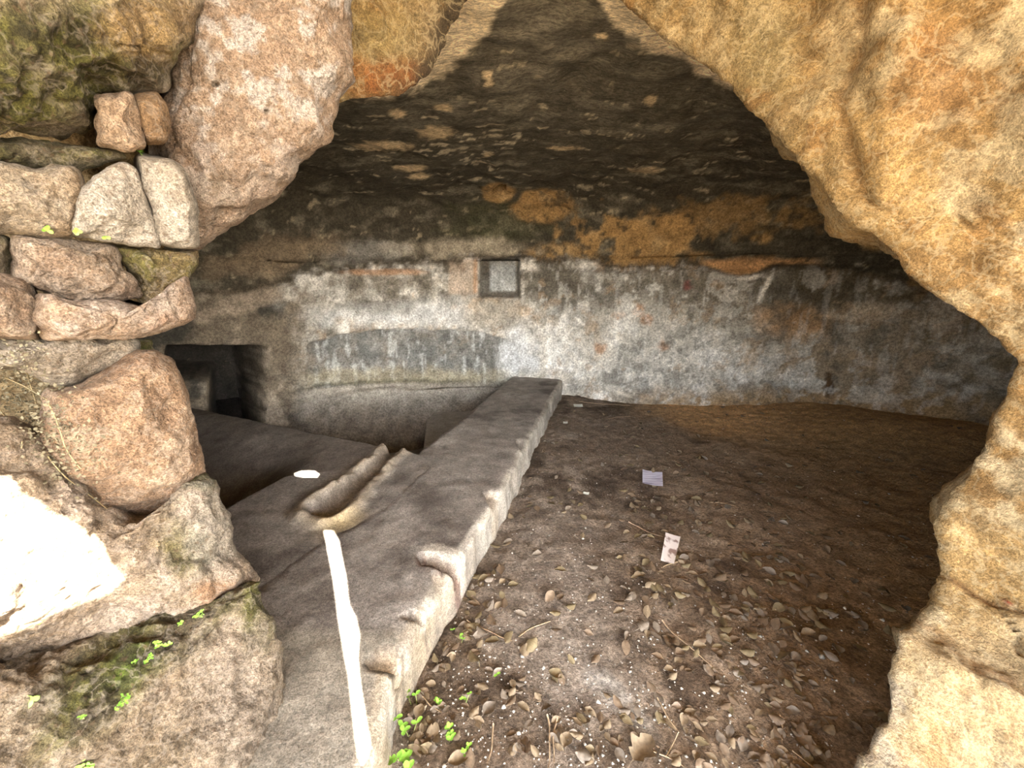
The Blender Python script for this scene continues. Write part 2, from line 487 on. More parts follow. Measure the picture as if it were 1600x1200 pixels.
# upper rock: soot, ochre, cream flakes
so = np.zeros(V.shape) + np.array([0.064, 0.056, 0.041])
so = mixc(so, (0.16, 0.145, 0.11), sstep(0.05, 0.8, nst + 0.4 * n3) * 0.9)
so = mixc(so, (0.17, 0.155, 0.125), sstep(300, 40, py + 60 * n1) * (0.25 + .5 * sstep(-.3, .5, n2)))  # painted brighter towards the opening, where the light is nearer
flk = sstep(0.66, 0.80, nsp + 0.35 * n3 + .2 * n1) * blob(px, py, 800, 235, 560, 75, n1 * .3, .5)
so = mixc(so, (0.55, 0.48, 0.35), flk * .7)
fl2 = sstep(0.78, 0.86, nsp * 0.9 + 0.5 * n3)
so = mixc(so, (0.42, 0.36, 0.25), fl2 * .5)
for cx, cy, rx, ry in ((682, 207, 26, 10), (600, 228, 36, 7), (622, 178, 14, 7), (695, 168, 15, 6), (1016, 157, 10, 8), (762, 116, 8, 5),
                       (763, 131, 7, 4), (1005, 266, 22, 5), (762, 242, 8, 4), (880, 232, 26, 3), (940, 57, 12, 5), (640, 262, 22, 5), (655, 275, 15, 4)):
    so = mixc(so, (0.56, 0.44, 0.28), blob(px, py, cx, cy, rx, ry, n3 * .5 + n2 * .3, .3) * .9)
och = np.zeros(V.shape) + np.array([0.40, 0.25, 0.105])
och = mixc(och, (0.55, 0.38, 0.19), sstep(0, .7, n2))
och = mixc(och, (0.10, 0.075, 0.045), sstep(0.25, .7, n3 + .5 * n1) * .8)
om = np.maximum.reduce([
    blob(px, py, 990, 368, 110, 34, n1 * .4 + n2 * .7 + n3 * .3, .3),
    blob(px, py, 1130, 345, 140, 26, n1 * .5 + n2 * .8 + n3 * .3, .4) * .55,
    blob(px, py, 848, 322, 46, 26, n2 * .25, .2) * .9,
    blob(px, py, 780, 302, 26, 15, n2 * .2, .2) * .9,
    blob(px, py, 880, 395, 60, 16, n2 * .4, .4) * .8,
    blob(px, py, 1190, 372, 16, 8, n2 * .4, .4),
    blob(px, py, 1365, 378, 26, 14, n2 * .4, .4) * .8,
    blob(px, py, 1010, 405, 40, 9, n2 * .4, .4),
    blob(px, py, 1460, 455, 40, 20, n2 * .4, .4) * .6])
so = mixc(so, och, om)
so = mixc(so, (0.07, 0.075, 0.035), blob(px, py, 780, 345, 80, 36, n2 * .5, .5) * .5 * (1 - om))
lite = blob(px, py, 730, 388, 110, 14, n2 * .6 + n1 * .3, .5)
so = mixc(so, (0.42, 0.37, 0.29), lite * .75)
so = mixc(so, (0.36, 0.35, 0.33), blob(px, py, 560, 395, 70, 18, n2 * .8, .5) * .45)
so = mixc(so, (0.20, 0.155, 0.105), blob(px, py + (px - 430) * .18, 420, 400, 110, 26, n2 * .5, .4) * .9)
so = mixc(so, (0.015, 0.012, 0.01), hole)
# boundary between the two follows the ledge
led_y = np.interp(px, [250, 420, 520, 600, 740, 880, 1000, 1100, 1250, 1350, 1480, 1650], [470, 440, 425, 420, 400, 408, 416, 410, 412, 424, 462, 520])
up_m = sstep(6, -6, py - led_y + 10 * n2 + 5 * n3)
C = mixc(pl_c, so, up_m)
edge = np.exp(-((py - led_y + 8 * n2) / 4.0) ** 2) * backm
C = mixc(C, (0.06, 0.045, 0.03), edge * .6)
cre = 412 + 18 * np.exp(-((px - 1155) / 42) ** 2) + 4 * n2
C = mixc(C, (0.52, 0.30, 0.14), sstep(404, 409, py + 4 * n3) * sstep(cre + 3, cre - 2, py) * sstep(1085, 1110, px) * sstep(1300, 1240, px) * backm)
C = mixc(C, (0.06, 0.04, 0.025), np.exp(-((py - cre - 2) / 2.5) ** 2) * sstep(1085, 1110, px) * sstep(1300, 1240, px) * backm * .7)
C = mixc(C, (0.46, 0.28, 0.17), blob(px, py, 600, 425, 60, 5, n2 * .3, .4) * .8)
C = mixc(C, (0.02, 0.018, 0.016), door * 0.95)  # deep shade of the doorway painted near black
# light rock beyond the edge of the soot close to the opening
so_edge = np.interp(px, [540, 600, 680, 760, 800, 920, 980, 1060, 1130, 1200], [150, 152, 122, 52, -10, -20, 55, 90, 128, 160])
lr = sstep(8, -10, py - so_edge + 14 * n2 + 8 * n3) * (V[..., 1] < 3.4)
C = mixc(C, (0.80, 0.68, 0.49), lr)
Q = grid_quads(nc, nr, flip=flip_shell)
rowi = (Q[:, 0] % nr)
rowi = np.minimum(Q.min(1) % nr, Q.max(1) % nr)
Cf = C.reshape(-1, 3)
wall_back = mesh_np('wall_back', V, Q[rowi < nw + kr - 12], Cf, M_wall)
tag(wall_back, 'stained plaster and sooty rock wall at the back of the cave', kind='structure')
ceiling = mesh_np('ceiling', V, Q[rowi >= nw + kr - 12], Cf, M_ceil)
tag(ceiling, 'soot-blackened rock ceiling with cream flaked patches', kind='structure')

# ------------------------------------------------------------------ floor of the chamber
W1R = np.array([(-.37, .2), (-.38, .8), (-.39, 1.08), (-.28, 1.51), (-.04, 2.38), (.34, 4.0), (.76, 5.74), (.80, 6.0)])
W1L = np.array([(-1.45, .2), (-1.28, .8), (-0.98, 1.9), (-.74, 2.87), (-.5, 3.74), (0, 5.84), (.05, 6.0)])
def xr(y): return np.interp(y, W1R[:, 1], W1R[:, 0])
def xl(y): return np.interp(y, W1L[:, 1], W1L[:, 0])

def floor_z(x, y):
    P = np.stack([x, y, np.zeros_like(x)], -1)
    z = fbm(P, 1.2, 3, 101) * 0.02 + fbm(P, 6, 3, 102) * 0.008
    z = z + 0.16 * sstep(1.4, 4.2, x) * sstep(3.0, 4.6, y + 0.35 * x - 0.6)
    z = z + 0.04 * np.exp(-((x - 3.6) ** 2 / .5 + (y - 3.7) ** 2 / .15))
    z = z - 0.02 * np.exp(-((x - xr(y)) / .12) ** 2)
    return z

ys = np.arange(0.25, 6.2, 0.022)
us = np.linspace(0, 1, 270) ** 1.15
Yg, Ug = np.meshgrid(ys, us, indexing='ij')
Xg = (xr(Yg) - 0.25) * (1 - Ug) + 5.7 * Ug
Zg = floor_z(Xg, Yg)
FV = np.stack([Xg, Yg, Zg], -1)
FV[..., 2] += fbm(FV, 14, 4, 111) * 0.007
px, py = proj(FV)
a1 = fbm(FV, 1.4, 4, 121); a2 = fbm(FV, 6, 4, 122); a3 = fbm(FV, 25, 3, 123)
FC = np.zeros(FV.shape) + np.array([0.23, 0.172, 0.125])
FC = mixc(FC, (0.10, 0.07, 0.048), sstep(0.0, .7, a1 * .6 + a2 * .6))
FC = mixc(FC, (0.31, 0.25, 0.20), sstep(0.2, .8, -a2 + .3 * a3) * .6)
tr = blob(px + (py - 950) * -0.35, py, 860, 960, 110, 190, a2 * .4, .5)
FC = mixc(FC, (0.30, 0.245, 0.20), tr * .75)
FC = mixc(FC, (0.50, 0.46, 0.42), blob(px - (py - 1090) * 0.85, py, 965, 1090, 16, 70, a2 * .7 + a3 * .3, .5) * .65)
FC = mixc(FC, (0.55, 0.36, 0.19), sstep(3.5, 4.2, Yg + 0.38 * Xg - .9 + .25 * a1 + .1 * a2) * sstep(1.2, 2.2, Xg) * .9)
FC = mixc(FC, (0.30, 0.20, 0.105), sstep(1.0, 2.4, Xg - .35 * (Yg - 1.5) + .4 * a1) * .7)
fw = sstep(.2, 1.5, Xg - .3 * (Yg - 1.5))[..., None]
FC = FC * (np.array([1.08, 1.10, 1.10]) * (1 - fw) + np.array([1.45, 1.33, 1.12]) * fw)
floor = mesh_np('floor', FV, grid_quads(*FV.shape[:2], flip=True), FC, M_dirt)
tag(floor, 'dark dirt floor strewn with dry leaves', kind='structure')

# ground outside, behind the viewer
xs = np.linspace(-9, 9, 90); yy = np.linspace(-14, 0.32, 80)
Xo, Yo = np.meshgrid(xs, yy, indexing='ij')
OV = np.stack([Xo, Yo, -0.03 + 0 * Xo], -1)
OV[..., 2] += fbm(OV, .8, 3, 131) * .03 * sstep(0.3, -1, Yo)
OC = np.zeros(OV.shape) + np.array([0.20, 0.155, 0.095])
outg = mesh_np('ground_outside', OV, grid_quads(90, 80), OC, M_out)
tag(outg, 'dry earth in front of the cave mouth', kind='structure')

# ------------------------------------------------------------------ rock arch around the opening
cont = np.array([(1200, 1420, .64), (1250, 1330, .72), (1330, 1200, .85), (1345, 1165, .88), (1370, 1140, .90), (1385, 1090, .95), (1395, 1040, 1.0),
    (1405, 990, 1.04), (1430, 985, 1.10), (1455, 950, 1.14), (1478, 900, 1.20), (1475, 870, 1.22), (1468, 820, 1.25), (1500, 750, 1.28),
    (1545, 700, 1.28), (1570, 630, 1.27), (1592, 580, 1.26), (1600, 556, 1.26), (1540, 512, 1.33), (1480, 470, 1.42), (1420, 420, 1.50),
    (1370, 370, 1.55), (1310, 332, 1.60), (1288, 290, 1.65), (1220, 215, 1.78), (1180, 175, 1.86), (1130, 130, 1.96), (1060, 72, 2.08),
    (980, 10, 2.05), (900, -50, 1.88), (800, -70, 1.83), (735, -20, 1.93), (695, 60, 2.08), (674, 118, 2.04), (640, 148, 1.98),
    (540, 155, 1.9), (440, 200, 1.8), (360, 260, 1.7), (290, 330, 1.62), (240, 420, 1.56), (200, 520, 1.5), (205, 640, 1.45),
    (250, 740, 1.38), (285, 850, 1.28), (330, 960, 1.15), (370, 1080, 1.05), (395, 1200, .95), (400, 1330, .8), (400, 1420, .68)])
c3 = aty(cont[:, 0], cont[:, 1], cont[:, 2])
c3 = smooth1(resample(c3, 0.013), 3)
na = len(c3)
cx, czc = 0.15, np.minimum(c3[:, 2], 1.35)
nv = np.stack([c3[:, 0] - cx, np.zeros(na), (c3[:, 2] - czc) * 1.25], -1)
nv = smooth1(nv / np.linalg.norm(nv, axis=1, keepdims=True), 30)
nv /= np.linalg.norm(nv, axis=1, keepdims=True)
rd = c3 - np.array([0, 0, H]); rd /= np.linalg.norm(rd, axis=1, keepdims=True)
back = np.linspace(1.0, 0, 34)[:-1]
sf = np.r_[np.linspace(0, 0.9, 92), np.linspace(0.95, 2.0, 30), np.linspace(2.1, 4.2, 22)]
rows = []
for t in back:
    rows.append(c3 + rd * (0.75 * t) + nv * (0.9 * t ** 1.7 + 0.03 * t))
for s in sf:
    yo = -0.62 * (1 - np.exp(-s / 0.62)) - 0.10 * (1 - np.exp(-s / .08)) * 0.6
    rows.append(c3 + nv * (s - 0.02 * (1 - np.exp(-s / .03)) * 0) + np.array([0, 1, 0]) * yo)
AV = np.stack(rows, 1)
AN = grid_normals(AV)
idx = np.argmin(np.abs(c3[:, 2] - 1.2) + (c3[:, 0] < 0) * 9)
if AN[idx, 60, 1] > 0:
    AN = -AN; aflip = True
else:
    aflip = False
tt = np.r_[-back, sf]
damp = sstep(0.0, 0.22, np.abs(tt))[None, :] * 0.85 + 0.15
d = (fbm(AV, 1.6, 3, 201) * 0.10 + fbm(AV, 4.2, 4, 202) * 0.060) * damp
rdg = 1 - np.abs(fbm(AV, 5.0, 4, 203, st=(1, 1, .8)))
d += (rdg - .65) * 0.035 * (damp * .7 + .3)
d += fbm(AV, 18, 4, 204) * 0.010 + np.abs(fbm(AV, 40, 3, 205)) * 0.005
# a crevice running along the right-hand rock, as an inner fold of the arch
apx, apy = proj(AV)
fold = np.exp(-((apx - np.interp(apy, [-50, 60, 150, 300, 360], [1340, 1350, 1310, 1345, 1400])) / 10.0) ** 2) * (apy < 330) * (apy > -60) * (tt[None, :] > 0)
d -= fold * 0.025
crk = np.exp(-((apy - np.interp(apx, [1470, 1520, 1600, 1700], [905, 925, 965, 1000]) + fbm(AV, 9, 3, 206) * 12) / 6.0) ** 2) * (apx > 1460) * (tt[None, :] > 0)
d -= crk * 0.02
ck = np.exp(-(np.abs(fbm(AV, 2.4, 4, 207)) / .022) ** 2) * sstep(-.1, .4, fbm(AV, 1.7, 2, 208)) * sstep(.03, .12, tt)[None, :]
ck2 = np.exp(-(np.abs(fbm(AV, 6, 4, 209)) / .03) ** 2) * sstep(.1, .5, fbm(AV, 2.6, 2, 210)) * sstep(.03, .12, tt)[None, :]
d -= ck * .022 + ck2 * .009
AV = AV + AN * d[..., None]
px, py = proj(AV)
b1 = fbm(AV, 2.2, 5, 211); b2 = fbm(AV, 6, 5, 212); b3 = fbm(AV, 17, 4, 213); b4 = np.abs(fbm(AV, 9, 4, 214)); b5 = fbm(AV, 3.2, 5, 215, st=(1, 1, .45))
AC = np.zeros(AV.shape) + np.array([0.58, 0.42, 0.205])
AC = mixc(AC, (0.68, 0.54, 0.32), sstep(-.1, .6, b2 + .4 * b3))
AC = mixc(AC, (0.47, 0.31, 0.14), sstep(0.1, .7, b1 + .5 * b2) * .75)
AC = mixc(AC, (0.78, 0.68, 0.47), sstep(.16, .04, b4) * sstep(-.3, .5, b2) * .6)
AC = mixc(AC, (0.86, 0.77, 0.57), sstep(.36, .46, b5 + .45 * b3) * .8)
AC = mixc(AC, (0.84, 0.74, 0.52), sstep(.45, .55, b2 + .5 * b3 - .2 * b1) * .6)
AC = mixc(AC, (0.30, 0.17, 0.07), np.clip(ck + ck2 * .7, 0, 1) * .75)
AC = mixc(AC, (0.40, 0.34, 0.19), sstep(.3, .8, -b1 + .5 * b5) * .55)
top_m = sstep(1420, 1200, px) * sstep(330, 200, py)
AC = mixc(AC, (0.52, 0.43, 0.25), top_m * (.4 + .3 * b2))
AC = mixc(AC, (0.36, 0.34, 0.20), blob(px, py, 1190, 70, 60, 90, b2 * .5, .5) * .5)
AC = mixc(AC, (0.78, 0.66, 0.44), blob(px, py, 1325, 50, 40, 45, b2 * .3, .3) * .8)
AC = mixc(AC, (0.46, 0.29, 0.14), blob(px, py, 1470, 120, 90, 90, b2 * .4 + b1 * .3, .4) * .75)
AC = mixc(AC, (0.82, 0.70, 0.48), blob(px, py, 1530, 75, 36, 30, b2 * .6, .3) * .8)
AC = mixc(AC, (0.82, 0.72, 0.52), blob(px, py, 1500, 305, 36, 28, b2 * .6, .3) * .8)
AC = mixc(AC, (0.36, 0.19, 0.08), crk * .7 + fold * .4)
low = sstep(930, 1020, py + 30 * b2) * (px > 1200)
AC = mixc(AC, (0.66, 0.58, 0.42), low * (.6 + .2 * b3))
AC = mixc(AC, (0.45, 0.42, 0.38), low * sstep(.1, .35, b1 + .6 * b2 + .3 * b3) * .7)
# upper left part of the lip: red-brown and cream
AC = mixc(AC, (0.50, 0.215, 0.08), blob(px, py, 610, 120, 75, 32, b2 * .5 + b3 * .3, .3) * np.clip(.75 + .5 * b3, 0, 1))
AC = mixc(AC, (0.74, 0.60, 0.38), blob(px, py, 705, 40, 75, 60, b2 * .5, .4) * np.clip(.8 + .5 * b3, 0, 1))
AC = mixc(AC, (0.50, 0.42, 0.20), blob(px, py, 610, 50, 60, 40, b2 * .3, .4) * .5)
AC = mixc(AC, (0.84, 0.76, 0.60), blob(px - (py - 90) * 1.2, py, 1050, 90, 34, 40, b2 * .3, .4) * .8)
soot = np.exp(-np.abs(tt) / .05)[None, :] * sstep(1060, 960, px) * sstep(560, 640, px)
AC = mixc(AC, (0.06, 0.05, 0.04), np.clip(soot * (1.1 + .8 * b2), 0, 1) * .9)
AC = mixc(AC, (0.40, 0.22, 0.08), sstep(.5, .62, -b2 + .4 * b3) * .5)
lefts = sstep(-.75, -1.0, AV[..., 0])
AC = mixc(AC, (0.30, 0.24, 0.15), lefts * .8)
AC = mixc(AC, (0.45, 0.06, 0.04), blob(px, py, 1578, 943, 5, 4, b3 * .4, .4))
AC = AC * np.array([0.63, 0.56, 0.465])
wall_front = mesh_np('wall_front', AV, grid_quads(*AV.shape[:2], flip=aflip), AC, M_arch)
tag(wall_front, 'ochre limestone arch framing the cave mouth', kind='structure')

# ------------------------------------------------------------------ stone trough with basin
trough = tag(empty('stone_trough', (-0.6, 2.6, 0)), 'grey plastered stone trough with a deep basin and broad rims', 'trough')
TO = Vector((-0.6, 2.6, 0))
trough.location = (0, 0, 0)

def tcol(P):
    a = fbm(P, 1.8, 4, 301); b = fbm(P, 7, 4, 302); c = fbm(P, 24, 3, 303)
    C = np.zeros(P.shape) + np.array([0.25, 0.225, 0.20])
    C = mixc(C, (0.125, 0.108, 0.095), sstep(0, .7, a * .7 + b * .5))
    C = mixc(C, (0.40, 0.37, 0.335), sstep(.15, .8, -a * .6 + b * .6 + .2 * c) * .6)
    C = mixc(C, (0.25, 0.225, 0.18), sstep(1.27, 1.19, P[..., 1] + .05 * a) * .8)
    return C

# right-hand rim, a long low wall running to the back of the cave
ysr = np.arange(0.45, 5.95, 0.016)
nl = 14; ntp = 44; nrr = 18
prof = []
jag = np.interp(ysr, ysr, fbm(np.stack([ysr, ysr * 0, ysr * 0], -1), 9, 4, 311, gain=.5) * 0.014)
def xl2(y): return xl(y) + 0.16 * sstep(1.6, 2.1, y) * sstep(2.95, 2.6, y)
XL, XR = xl2(ysr), xr(ysr) + jag
RW = []
for i, v in enumerate(np.linspace(0, 1, nl)):
    RW.append(np.stack([XL + 0.0 * v - .10 * (1 - v), ysr, -0.75 + 0.94 * v + 0 * ysr], -1))
for v in np.linspace(0.01, 0.985, ntp):
    rd_ = 0.012 * sstep(.93, 1, v) + 0.012 * sstep(.05, 0, v) * (ysr > 2.95) + .012 * sstep(.12, 0, v) * (ysr <= 2.95)
    RW.append(np.stack([XL * (1 - v) + XR * v, ysr, 0.2 - rd_ + 0 * ysr], -1))
for v in np.linspace(0.05, 1, nrr):
    RW.append(np.stack([XR + 0.012 * v, ysr, 0.185 - 0.27 * v + 0 * ysr], -1))
RW = np.stack(RW, 1)
topm = np.zeros(RW.shape[1]); topm[nl:nl + ntp] = 1
RW[..., 2] += topm[None, :] * (fbm(RW, 2, 3, 321) * .006 + fbm(RW, 9, 4, 322) * .004)
RW[..., 0] += (np.arange(RW.shape[1]) >= nl + ntp)[None, :] * (fbm(RW, 9, 4, 323) * .006)
near = np.array([0, 0])
def dent(cx, cy, rx, ry, ang, dep, n=.35):
    u = RW[..., 0] - cx; w = RW[..., 1] - cy
    uu = u * math.cos(ang) + w * math.sin(ang); ww = -u * math.sin(ang) + w * math.cos(ang)
    r_ = np.sqrt((uu / rx) ** 2 + (ww / ry) ** 2) + fbm(RW, 14, 3, 331) * n * .6
    return dep * (1 - sstep(.82, 1.02, r_)) * (RW[..., 2] > -.2)
d1 = dent(-.33, 1.60, .125, .045, -.35, 1); d2 = dent(-.43, 1.10, .05, .05, .5, 1); d3 = dent(-.37, 1.29, .045, .02, .3, 1)
d4 = dent(-.10, 2.15, .05, .16, .3, 1); d5 = dent(.1, 3.0, .04, .2, .25, 1); d6 = dent(-.3, 1.45, .03, .1, .3, 1)
zz = RW[..., 2]
RW[..., 2] -= np.clip(zz + .02, 0, .25) / .22 * (0.10 * d1 + .05 * d2 + .05 * d3 + .03 * d4 + .025 * d5 + .03 * d6)
RC = tcol(RW)
side = (np.arange(RW.shape[1]) >= nl + ntp - 2)[None, :] * np.ones((len(ysr), 1))
sc_ = np.zeros(RW.shape) + np.array([0.34, 0.315, 0.275])
sc_ = mixc(sc_, (0.27, 0.215, 0.14), sstep(2.0, 1.2, RW[..., 1] + .3 * fbm(RW, 3, 3, 343)) * .8)
sc_ = mixc(sc_, (0.44, 0.41, 0.365), sstep(0, .6, fbm(RW, 8, 4, 341, st=(1, 1, .4))) * .6)
sc_ = mixc(sc_, (0.22, 0.19, 0.16), sstep(0.1, .7, fbm(RW, 5, 4, 342)) * .6)
RC = mixc(RC, sc_, side)
RC = mixc(RC, (0.40, 0.33, 0.25), np.clip(d2 + d6 * .6 + d4 * .6, 0, 1) * .8)
RC = mixc(RC, (0.15, 0.10, 0.08), dent(-.335, 1.59, .135, .055, -.35, 1) * .9)
RC = mixc(RC, (0.10, 0.08, 0.06), np.clip(dent(-.43, 1.10, .062, .065, .5, 1) - d2, 0, 1) * .8)
RC = mixc(RC, (0.14, 0.11, 0.09), d3 * .8)
halo = np.clip(dent(-.31, 1.66, .15, .06, -.35, 1) - d1, 0, 1)
RC = mixc(RC, (0.52, 0.47, 0.40), halo * .6)
edge_w = np.exp(-((np.arange(RW.shape[1]) - (nl + ntp)) / 2.0) ** 2)[None, :] * sstep(-.2, .4, fbm(RW, 6, 4, 345))
RC = mixc(RC, (0.55, 0.50, 0.42), edge_w * .7)
rim = mesh_np('rim_wall', RW, grid_quads(*RW.shape[:2], flip=True), RC, M_trough, trough)

# slab, recess, deep basin, spout as one relief, split into parts
xs = np.arange(-4.4, 0.30, 0.0155); yt = np.arange(0.45, 6.0, 0.0155)
TX, TY = np.meshgrid(xs, yt, indexing='ij')
TP = np.stack([TX, TY, np.zeros_like(TX)], -1)
def line_d(P0, P1, X, Y):
    """signed distance, positive on the left of P0->P1"""
    d_ = np.array(P1) - np.array(P0); d_ = d_ / np.linalg.norm(d_)
    return (X - P0[0]) * -d_[1] + (Y - P0[1]) * d_[0]
dW2 = line_d((-.74, 2.88), (-3.46, 4.15), TX, TY)       # negative beyond the rim (deep basin)
w1d = xl(TY) - TX                                         # positive left of the long rim
wob = fbm(TP, 5, 3, 351) * .012
basin = sstep(0.0, -0.035, dW2 + wob) * sstep(-.02, .02, w1d + 0.02)
TZ = 0.195 + fbm(TP, 2.3, 3, 352) * .006 + fbm(TP, 10, 3, 353) * .003
# sloping recess on the left
e1 = line_d((-1.66, 2.08), (-1.53, 2.49), TX, TY); e2 = line_d((-1.53, 2.49), (-1.2, 2.56), TX, TY)
e0 = line_d((-2.2, .6), (-1.66, 2.08), TX, TY)
rec = np.clip(np.maximum(np.minimum(e1, 9), np.where(TX < -1.1, e2, -1)), -1, 9)
rec = np.where(TY < 2.1, e0, rec)
recm = sstep(0.0, .05, rec + wob)
ramp = np.clip(dW2 / 1.3, 0, 1)
depth = (0.015 + 0.30 * sstep(-1.45, -2.0, TX)) * sstep(0.05, .8, ramp)
TZ = TZ - recm * depth
# spout channel
chan = np.array([onz(np.array(a), np.array(b), 0.2)[:2] for a, b in ((512, 792), (538, 772), (570, 744), (600, 716), (618, 698))])
def seg_dist(X, Y, poly):
    best = np.full(X.shape, 9.0); par = np.zeros(X.shape)
    L = 0
    for a, b in zip(poly[:-1], poly[1:]):
        ab = b - a; l = np.linalg.norm(ab)
        t = np.clip(((X - a[0]) * ab[0] + (Y - a[1]) * ab[1]) / l ** 2, 0, 1)
        dd = np.hypot(X - a[0] - t * ab[0], Y - a[1] - t * ab[1])
        par = np.where(dd < best, L + t * l, par)
        best = np.minimum(best, dd); L += l
    return best, par / L
cd, cpar = seg_dist(TX, TY, chan)
cd = cd + fbm(TP, 7, 3, 355) * .012 + fbm(TP, 22, 3, 359) * .008
wid = 0.085 + 0.03 * np.exp(-(cpar / .18) ** 2) - .02 * cpar
groove = 1 - sstep(wid * .55, wid, cd)
ridge = np.exp(-((cd - wid * 1.35) / .04) ** 2)
TZ = TZ + ridge * np.clip(.030 + .018 * fbm(TP, 12, 3, 356), 0, .1) - groove * (.055 + .07 * np.exp(-(cpar / .22) ** 2)) * (cd < .3)
crack = np.exp(-((TY - 1.22 - .06 * fbm(TP, 3, 3, 357)) / .010) ** 2)
TZ -= crack * .012
TZ -= .03 * sstep(1.2, .7, TY)
# deep basin floor with a raised block against the long rim
bl = np.array([onz(np.array(float(a)), np.array(float(b)), -.30)[:2] for a, b in ((655, 720), (664, 655), (684, 634), (760, 632))])
blk = sstep(0, .03, line_d(bl[1], bl[0], TX, TY)) * sstep(0, .03, line_d(bl[3], bl[2], TX, TY)) 
cut = sstep(0, .04, line_d(bl[2], bl[1], TX, TY))
blk = blk * cut
bz = -0.72 + fbm(TP, 1.5, 3, 358) * .02
bz = bz * (1 - blk) + (-.30) * blk
TZ = TZ * (1 - basin) + bz * basin
TV = np.stack([TX, TY, TZ], -1)
TC = tcol(TV)
TC = mixc(TC, (0.145, 0.12, 0.098), recm * .6)  # recess painted darker for the shade it lies in
TC = mixc(TC, (0.42, 0.34, 0.24), np.clip(ridge, 0, 1) * .5)
TC = mixc(TC, (0.30, 0.24, 0.17), groove * .5)
TC = mixc(TC, (0.55, 0.42, 0.22), np.exp(-((TX + 0.93) ** 2 + (TY - 1.93) ** 2) / .012) * .6)
TC = mixc(TC, (0.24, 0.215, 0.185), basin * .8)
TC = mixc(TC, (0.34, 0.31, 0.28), basin * blk * .8)
TC = mixc(TC, (0.06, 0.05, 0.04), np.clip(crack, 0, 1) * .7)
nx_, ny_ = TX.shape
Qt = grid_quads(nx_, ny_)
inreg = (TX < xl2(TY) + 0.06).ravel()
bas_f = (basin.ravel() > .5); blk_f = (blk.ravel() > .5); rec_f = (recm.ravel() > .5) & ~bas_f
ch_f = ((cd < wid * 2.0).ravel()) & ~bas_f
ok = inreg[Qt].all(1)
kind_f = np.zeros(len(Qt), int)
c0 = Qt[:, 0]
kind_f[rec_f[c0]] = 1
kind_f[ch_f[c0]] = 2
kind_f[bas_f[c0]] = 3
kind_f[bas_f[c0] & blk_f[c0]] = 4
TCf = TC.reshape(-1, 3)
for k, nm in enumerate(('slab', 'recess', 'spout', 'basin', 'block')):
    mesh_np(nm, TV, Qt[ok & (kind_f == k)], TCf, M_trough, trough)

# ------------------------------------------------------------------ rocks on the left, from their outlines, each with its own bulk
def make_rock(name, outline, Y, color_fn, bulge=.10, thick=.32, seed=0, facets=0, step=9, M=30, amp=1.0, center=None, mat=None, parent=None, smoothk=2, power=2.6, tone=1.0, crack=1.0):
    o = np.array(outline, float)
    o = resample(np.r_[o, o[:1]], step)[:-1]
    o = smooth1(o, smoothk, True)
    c = np.array(center, float) if center else o.mean(0)
    n = len(o)
    size = np.sqrt(np.mean(np.sum((o - c) ** 2, 1)))
    rf = np.linspace(0.0, 1, M)
    rb = np.linspace(1, 0.0, 12)[1:]
    rr = np.random.default_rng(seed)
    pl_ = [(rr.uniform(-1, 1), rr.uniform(-1, 1), rr.uniform(.45, .95)) for _ in range(facets)]
    rows = []
    for r_ in rf:
        p = c + (o - c) * r_
        h = np.full(n, (1 - r_ ** power) ** .55)
        u = (p - c) / size
        for gx, gy, cc in pl_:
            h = np.minimum(h, cc + .45 * (gx * u[:, 0] + gy * u[:, 1]) + .25 * (1 - r_))
        h = np.maximum(h, 0) if r_ < 1 else h * 0
        rows.append(aty(p[:, 0], p[:, 1], Y(p[:, 0], p[:, 1]) - bulge * h))
    for r_ in rb:
        p = c + (o - c) * (r_ ** .8)
        rows.append(aty(p[:, 0], p[:, 1], Y(p[:, 0], p[:, 1]) + thick * (1 - r_ ** 2) ** .5))
    G = np.stack(rows, 1)
    Gw = np.concatenate([G[-2:], G, G[:2]], 0)
    N_ = grid_normals(Gw)[2:-2]
    # centre rows are degenerate: fall back on the view direction
    N_[:, 0] = N_[:, 1].mean(0); N_[:, 0] /= np.linalg.norm(N_[:, 0], axis=-1, keepdims=True)
    if N_[0, 0, 1] > 0: N_ = -N_; fl = True
    else: fl = False
    ed = np.r_[1 - .55 * sstep(.75, 1, rf), np.ones(len(rb))][None, :]
    dd = (fbm(G, 5, 3, seed + 1) * .020 + fbm(G, 14, 4, seed + 2) * .010) * ed
    rg = 1 - np.abs(fbm(G, 11, 4, seed + 3))
    dd += (rg - .65) * .018 * ed + fbm(G, 45, 3, seed + 4) * .0035
    ckr = np.exp(-(np.abs(fbm(G, 5, 4, seed + 5)) / .035) ** 2) * sstep(-.1, .35, fbm(G, 4, 2, seed + 6)) * ed * crack
    dd -= ckr * .009
    G = G + N_ * (dd * amp)[..., None]
    G[:, 0] = G[:, 0].mean(0); G[:, -1] = G[:, -1].mean(0)
    px_, py_ = proj(G)
    C = color_fn(G, px_, py_, seed)
    C = mixc(C, (0.16, 0.105, 0.06), ckr * .55 * min(amp, 1.2) / 1.2)
    C = C * np.array([0.56, 0.535, 0.505]) * tone
    ob = mesh_np(name, G, grid_quads(n, G.shape[1], wrap_n=True, flip=fl), C, mat or M_rock, parent)
    return ob

